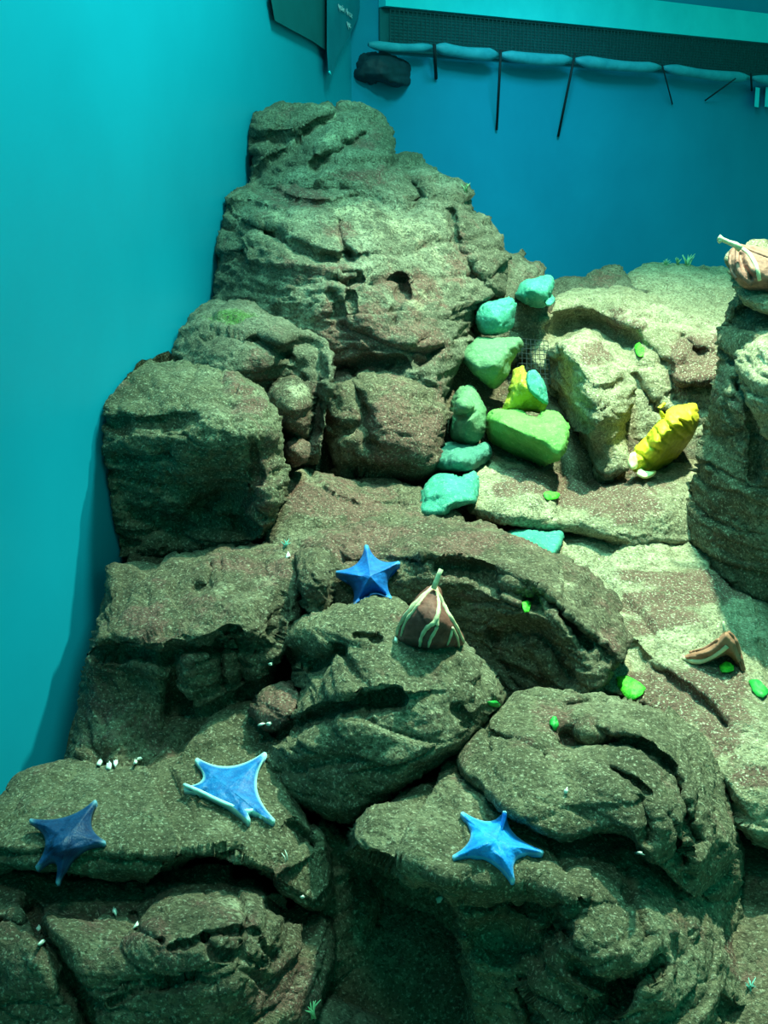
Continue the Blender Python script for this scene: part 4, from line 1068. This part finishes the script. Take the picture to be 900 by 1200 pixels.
def scrap(name, ol, mat, label, cat, group, th=0.003, seed=0):
    rnd = random.Random(seed)
    ol = np.array(ol, float); c = ol.mean(0)
    if name == 'leaf_scrap':
        ol = smooth_outline(ol, 2)
        ol = c + (ol - c) * np.array([rnd.uniform(0.78, 1.15) for _ in ol])[:, None]
    pts = [hit(*p)[0] for p in ol * 0.7 + c * 0.3] + [hit(*c)[0]]
    pc, pn = plane_fit(pts)
    eye = np.array([0, 0, HC])
    def proj(p, h):
        d = np.array(raydir(*p)); t = ((pc - eye) @ pn) / (d @ pn)
        return eye + d * t + pn * h
    V = [proj(c, 0.004)]
    mid = (ol + c) / 2
    hs = [rnd.uniform(0.0, 0.006) for _ in ol]
    V += [proj(p, 0.004 + h) for p, h in zip(mid, hs[::-1])] + [proj(p, 0.001 + h) for p, h in zip(ol, hs)]
    n = len(ol); m = len(V)
    V += [v - pn * th for v in V]
    Fc = []
    for k in range(n):
        k2 = (k + 1) % n
        Fc += [(0, 1 + k, 1 + k2), (1 + k, 1 + n + k, 1 + n + k2, 1 + k2), (m, m + 1 + k2, m + 1 + k), (m + 1 + k, m + 1 + k2, m + 1 + n + k2, m + 1 + n + k), (1 + n + k, m + 1 + n + k, m + 1 + n + k2, 1 + n + k2)]
    return tag(mesh_obj(name, V, Fc, mat), label, cat, group)


LG = 'green leaf scraps scattered over the rocks'
for i, (ol, m, lb) in enumerate((
        ([(724, 797), (734, 795), (745, 800), (756, 808), (754, 817), (742, 820), (729, 816)], 'leaf', 'largest bright green leaf scrap at the top corner of the cracked slab'),
        ([(743, 408), (750, 404), (756, 409), (754, 418), (746, 419)], 'leaf', 'bright green leaf scrap on the pale boulder with the hollow'),
        ([(637, 580), (644, 576), (653, 580), (652, 586), (641, 587)], 'leaf', 'bright green leaf scrap on the maroon-crusted ledge below the lime stone'),
        ([(608, 710), (614, 706), (622, 709), (620, 716), (613, 720)], 'leaf', 'bright green leaf scrap on the long shelf boulder'),
        ([(841, 782), (848, 777), (858, 780), (858, 788), (846, 790)], 'leaf', 'bright green leaf scrap under the rust-brown creature'),
        ([(877, 800), (886, 799), (896, 806), (902, 815), (893, 819), (882, 812)], 'leaf_dark', 'darker green leaf scrap beside the rust-brown creature'),
        ([(644, 845), (650, 842), (654, 848), (651, 857), (645, 854)], 'leaf_dark', 'dark green leaf scrap in the hollow of the cracked slab'),
        ([(570, 822), (580, 820), (585, 825), (576, 829)], 'leaf_dark', 'dark green leaf scrap between the central dome and the cracked slab'))):
    scrap('leaf_scrap', ol, M[m], lb, 'leaf', LG, 0.002, i)

rnd = random.Random(3)
SHG = 'white shell bits on the rocks'
for (u, v, r, where) in ((116, 897, 3.2, 'at the wall end of the cluster on the flat ledge slab'), (128, 900, 3.6, 'widest of the cluster on the flat ledge slab'), (134, 897, 3, 'touching the widest one on the flat ledge slab'), (163, 889, 3, 'upper one of the pair nearer the curled starfish'), (158, 897, 2.6, 'lower one of the pair nearer the curled starfish'), (45, 1090, 3, 'at the top of the deep crack in the brown boulder'),
                         (47, 1107, 3, 'just below another on the edge of the deep crack'), (158, 1088, 2.6, 'beside the short crack in the brown split boulder'), (134, 1072, 3, 'on the flat upper edge of the brown split boulder'), (353, 1052, 3, 'on the maroon corner of the flat ledge slab'),
                         (317, 778, 3, 'low on the inner flank of the wide brown ledge'), (337, 653, 3, 'just below the turquoise weed tuft'), (464, 752, 3, 'at the foot of the tent-shaped veined creature'), (753, 1000, 3, 'under the lip of the cracked upper slab'), (663, 930, 2.4, 'alone on top of the cracked upper slab'),
                         (515, 1052, 4, 'below the edge of the bright starfish platform'), (317, 848, 3.4, 'larger one below the small maroon rock chunk'), (308, 848, 2.4, 'smaller one below the small maroon rock chunk')):
    k = rnd.randint(5, 7)
    ol = [(u + r * rnd.uniform(0.7, 1.25) * math.cos(6.283 * j / k), v + 0.8 * r * rnd.uniform(0.7, 1.25) * math.sin(6.283 * j / k)) for j in range(k)]
    scrap('shell_bit', ol, M['shell'], 'tiny white shell bit ' + where, 'shell', SHG, 0.003, int(u))


def tuft(name, u, v, n, h, mat, label, spread=0.6, seed=0, group=None):
    r_ = random.Random(seed)
    p, nn = hit(u, v)
    o = empty(name, p, label, 'seaweed', group)
    for k in range(n):
        a = r_.uniform(0, 6.28); s = spread * r_.uniform(0.3, 1)
        d = Vector((math.cos(a) * s, math.sin(a) * s, 1)).normalized()
        hh = h * r_.uniform(0.6, 1.1)
        b = p + Vector((r_.uniform(-1, 1), r_.uniform(-1, 1), 0)) * h * 0.15
        pts = [b - d * 0.004, b + d * hh * 0.5, b + (d + Vector((math.cos(a), math.sin(a), 0.2)) * 0.25).normalized() * hh]
        tube('blade', pts, [h * 0.07, h * 0.06, h * 0.02], mat, o, 5)
    return o


tuft('weed_tuft', 546, 224, 5, 0.022, M['weed'], 'small green weed sprig on the right shoulder of the huge boulder', 0.5, 1)
tuft('weed_tuft', 334, 641, 9, 0.016, M['tuft'], 'turquoise weed tuft at the inner end of the wide brown ledge', 1.0, 2)
for i, (u, v, h, lb) in enumerate(((780, 311, 0.022, 'sparse outer weed tuft on the long pale boulder of the back ledge'), (794, 310, 0.026, 'middle weed tuft on the long pale boulder of the back ledge'), (806, 311, 0.038, 'tallest weed tuft on the long pale boulder of the back ledge'))):
    tuft('weed_tuft', u, v, 8, h, M['weed'], lb, 1.0, 5 + i, 'weed along the back ledge')
tuft('weed_tuft', 366, 1188, 7, 0.022, M['weed'], 'pale weed tuft low in the foreground gap', 0.7, 9)
tuft('weed_tuft', 336, 1008, 2, 0.014, M['shell'], 'white peg-like sprout on the flat ledge slab', 0.2, 12)
tuft('weed_tuft', 878, 1158, 8, 0.014, M['tuft'], 'turquoise weed tuft on the right flank of the massive boulder', 1.0, 13)

# ------------------------------------------------------------------ wire net in the cleft
M['net'] = plain_material('net_cord', (0.002, 0.012, 0.014), (0.004, 0.02, 0.024), 0.8, 60, 0.1)
M['net_dark'] = plain_material('dark_net_cord', (0.004, 0.045, 0.06), (0.008, 0.07, 0.09), 0.8, 60, 0.1)


def net(name, a, b, c, d, nu, nv, r, mat, label, cat='net', frame=0.0):
    """cords in both directions between four corners (a b along the top, d c along the bottom)"""
    a, b, c, d = map(Vector, (a, b, c, d))
    o = empty(name, d, label, cat)
    V, Fc = [], []
    def add(p, q):
        v, f = tube_data([p, q], r, 4)
        k = len(V); V.extend(v); Fc.extend(tuple(i + k for i in g) for g in f)
    for i in range(nu + 1):
        t = i / nu
        add(a.lerp(b, t), d.lerp(c, t))
    for j in range(nv + 1):
        t = j / nv
        add(a.lerp(d, t), b.lerp(c, t))
    m = mesh_obj('netting', V, Fc, mat, o, smooth=False)
    m['kind'] = 'stuff'
    return o


net('wire_net', at(596, 395, 2.52), at(642, 400, 2.56), at(645, 450, 2.46), at(596, 450, 2.44), 9, 9, 0.0008, M['net'], 'fine wire net blocking the dark cleft behind the coloured stones')

# ------------------------------------------------------------------ fittings along the back wall at the waterline
M['strip'] = plain_material('pale_rail', (0.01, 0.60, 0.78), (0.02, 0.68, 0.86), 0.5, 8, 0.05)
M['roll'] = plain_material('blue_cloth', (0.01, 0.24, 0.36), (0.03, 0.34, 0.48), 0.6, 14, 0.5, 0.3, 0.01)
M['board'] = plain_material('dark_board_and_reflection', (0.002, 0.10, 0.13), (0.004, 0.13, 0.17), 0.6, 6, 0.1)
M['dark'] = plain_material('dark_rubber', (0.002, 0.025, 0.04), (0.004, 0.04, 0.06), 0.7, 30, 0.2)
M['cord'] = plain_material('dark_cord', (0.001, 0.012, 0.02), (0.002, 0.02, 0.03), 0.8, 60, 0.1)


_BL = math.hypot(*BDIR)
_BN = (BDIR[1] / _BL, -BDIR[0] / _BL)


def along_back(t, z, off):
    """point on the back wall t of its span from the corner, z high, off metres in front"""
    return Vector((CORNER[0] + BDIR[0] * t + _BN[0] * off, CORNER[1] + BDIR[1] * t + _BN[1] * off, z))


def rail(name, t0, t1, z0, z1, th, off, mat, label, cat):
    fr = [along_back(t, z, off + th) for t, z in ((t0, z1), (t1, z1), (t1, z0), (t0, z0))]
    bk = [along_back(t, z, off) for t, z in ((t0, z1), (t1, z1), (t1, z0), (t0, z0))]
    return tag(mesh_obj(name, fr + bk, [(3, 2, 1, 0), (4, 5, 6, 7), (0, 1, 5, 4), (1, 2, 6, 5), (2, 3, 7, 6), (3, 0, 4, 7)], mat, smooth=False), label, cat)


rail('waterline_rail', 0.05, 2.0, 1.80, 1.93, 0.05, 0.004, M['strip'], 'long pale cyan rail along the top of the back wall', 'rail')
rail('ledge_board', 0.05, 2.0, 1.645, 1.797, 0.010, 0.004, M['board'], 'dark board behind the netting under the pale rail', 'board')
net('mesh_screen', along_back(0.06, 1.79, 0.05), along_back(2.0, 1.79, 0.05), along_back(2.0, 1.665, 0.05), along_back(0.06, 1.665, 0.05), 230, 11, 0.0022, M['net_dark'], 'dark mesh screen hung beneath the pale rail')
tops = [(430, 52), (508, 55), (585, 64), (672, 70), (776, 79), (880, 91), (985, 100)]
for i in range(len(tops) - 1):
    (u0, v0), (u1, v1) = tops[i], tops[i + 1]
    pts, rad = [], []
    for k in range(15):
        t = k / 14
        sag = 2.5 * math.sin(math.pi * t)
        pts.append(on_back(u0 + 2 + (u1 - u0 - 4) * t, v0 + (v1 - v0) * t + sag, 0.075))
        e = min(t, 1 - t)
        rad.append(0.008 + 0.016 * min(1, e / 0.12) * (1 + 0.10 * math.sin(7 * t + i * 2.1)) * (0.55 if i == 0 else 1))
    tag(tube('cloth_roll', pts, rad, M['roll'], None, 12),
        ['short thin blue cloth roll beside the dark bundle', 'first full blue cloth roll after the short thin one', 'blue cloth roll between the two long hanging cords', 'creased blue cloth roll to the right of the long slanting cord',
         'long smooth blue cloth roll ending above the white bracket', 'blue cloth roll above the white bracket'][i], 'cloth roll', 'blue cloth rolls along the back wall')
for (p, q, r, lb) in (((509, 52), (511, 92), 0.007, 'short dark cord hanging by the thin blue roll'), ((587, 58), (582, 152), 0.0055, 'long straight dark cord hanging down the back wall'),
                      ((674, 62), (654, 160), 0.0055, 'long slanting dark cord hanging down the back wall'), ((776, 76), (788, 122), 0.0035, 'thin dark cord below the creased blue roll'),
                      ((862, 92), (826, 118), 0.0035, 'thin dark cord running slantwise under the long smooth roll'), ((880, 86), (881, 106), 0.005, 'short dark tie between the last two blue rolls')):
    a, b = on_back(*p, 0.11), on_back(*q, 0.012)
    m = on_back((p[0] * 2 + q[0]) / 3, (p[1] * 2 + q[1]) / 3, 0.10)
    tag(tube('hanging_cord', [a, m, b], r, M['cord'], None, 6), lb, 'cord', 'cords hanging from the cloth rolls')
# white bracket
br_ = empty('wall_bracket', on_back(893, 126, 0.0), 'small white double bracket on the back wall under the last blue roll', 'bracket')
for (u0, u1) in ((884, 889), (896, 904)):
    f = [on_back(u0 + 1.5, 102, 0.05), on_back(u1 + 1.5, 103, 0.05), on_back(u1, 126, 0.05), on_back(u0, 125, 0.05)]
    k = [on_back(u0 + 1.5, 102, 0.002), on_back(u1 + 1.5, 103, 0.002), on_back(u1, 126, 0.002), on_back(u0, 125, 0.002)]
    mesh_obj('arm', f + k, [(3, 2, 1, 0), (4, 5, 6, 7), (0, 1, 5, 4), (1, 2, 6, 5), (2, 3, 7, 6), (3, 0, 4, 7)], M['strip'], br_, smooth=False)
# dark bundle in the corner
zb = 3.95
boulder('dark_bundle', [(413, 72), (425, 60), (450, 62), (476, 68), (483, 80), (480, 98), (468, 104), (440, 98), (415, 94)],
        [(420, 75, zb), (475, 75, zb + 0.1), (450, 82, zb - 0.02), (440, 96, zb)], M['dark'], 'dark rubbery bundle tucked in the corner of the tank', rim=12, rimT=0.08, back=0.12, px=2.0, amp=0.7, cell=0.1,
        seed=61, cat='bundle', register=False)


# reflections of a lettered sign and dark structure, modelled as flat panels on the wall
def reflection_on_left(name, ol, th, off, mat, label, cat):
    f = [on_left(*p, off + th) for p in ol]; k = [on_left(*p, off) for p in ol]
    n = len(ol)
    Fc = [tuple(range(n)), tuple(range(2 * n - 1, n - 1, -1))] + [(i, i + n, (i + 1) % n + n, (i + 1) % n) for i in range(n)]
    return tag(mesh_obj(name, f + k, Fc, mat, smooth=False), label, cat)


M['sign_reflection'] = plain_material('blue_sign_reflection', (0.003, 0.16, 0.26), (0.005, 0.20, 0.31), 0.5, 10, 0.1)
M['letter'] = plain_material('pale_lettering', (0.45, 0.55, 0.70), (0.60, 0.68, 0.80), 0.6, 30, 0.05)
reflection_on_left('dark_board_and_reflection', [(316, -10), (383, -10), (383, 60), (366, 48), (340, 34), (322, 24)], 0.012, 0.004, M['board'], 'dark slanting reflection high on the cyan wall beside the banner', 'board')  # stands for a reflected dark structure, modelled flat on the wall
bn = reflection_on_left('sign_reflection', [(383, -10), (425, -10), (420, 20), (408, 45), (396, 65), (390, 88), (385, 88), (383, 60)], 0.008, 0.022, M['sign_reflection'], 'tapering blue reflection of a sign with mirrored pale lettering near the tank corner', 'sign_reflection')  # reflected sign modelled as a thin panel


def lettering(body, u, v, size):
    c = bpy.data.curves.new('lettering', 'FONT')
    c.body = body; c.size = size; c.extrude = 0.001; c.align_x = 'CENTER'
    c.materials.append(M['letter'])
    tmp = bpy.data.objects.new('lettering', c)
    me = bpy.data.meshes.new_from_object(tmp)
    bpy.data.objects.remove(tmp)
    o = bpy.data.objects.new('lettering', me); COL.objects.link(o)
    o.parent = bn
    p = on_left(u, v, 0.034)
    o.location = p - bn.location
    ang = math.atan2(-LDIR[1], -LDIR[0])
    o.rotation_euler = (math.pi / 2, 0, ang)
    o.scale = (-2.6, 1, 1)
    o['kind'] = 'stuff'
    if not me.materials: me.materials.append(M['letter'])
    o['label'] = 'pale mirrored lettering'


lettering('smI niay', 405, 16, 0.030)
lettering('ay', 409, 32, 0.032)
tag(tube('bubble_glint', [on_left(386, 84, 0.035), on_left(387.5, 88, 0.035)], [0.004, 0.004], M['strip'], None, 6), 'small pale glint at the lower tip of the reflected sign', 'light_glint')  # pale glint in the reflection, modelled as a short tube
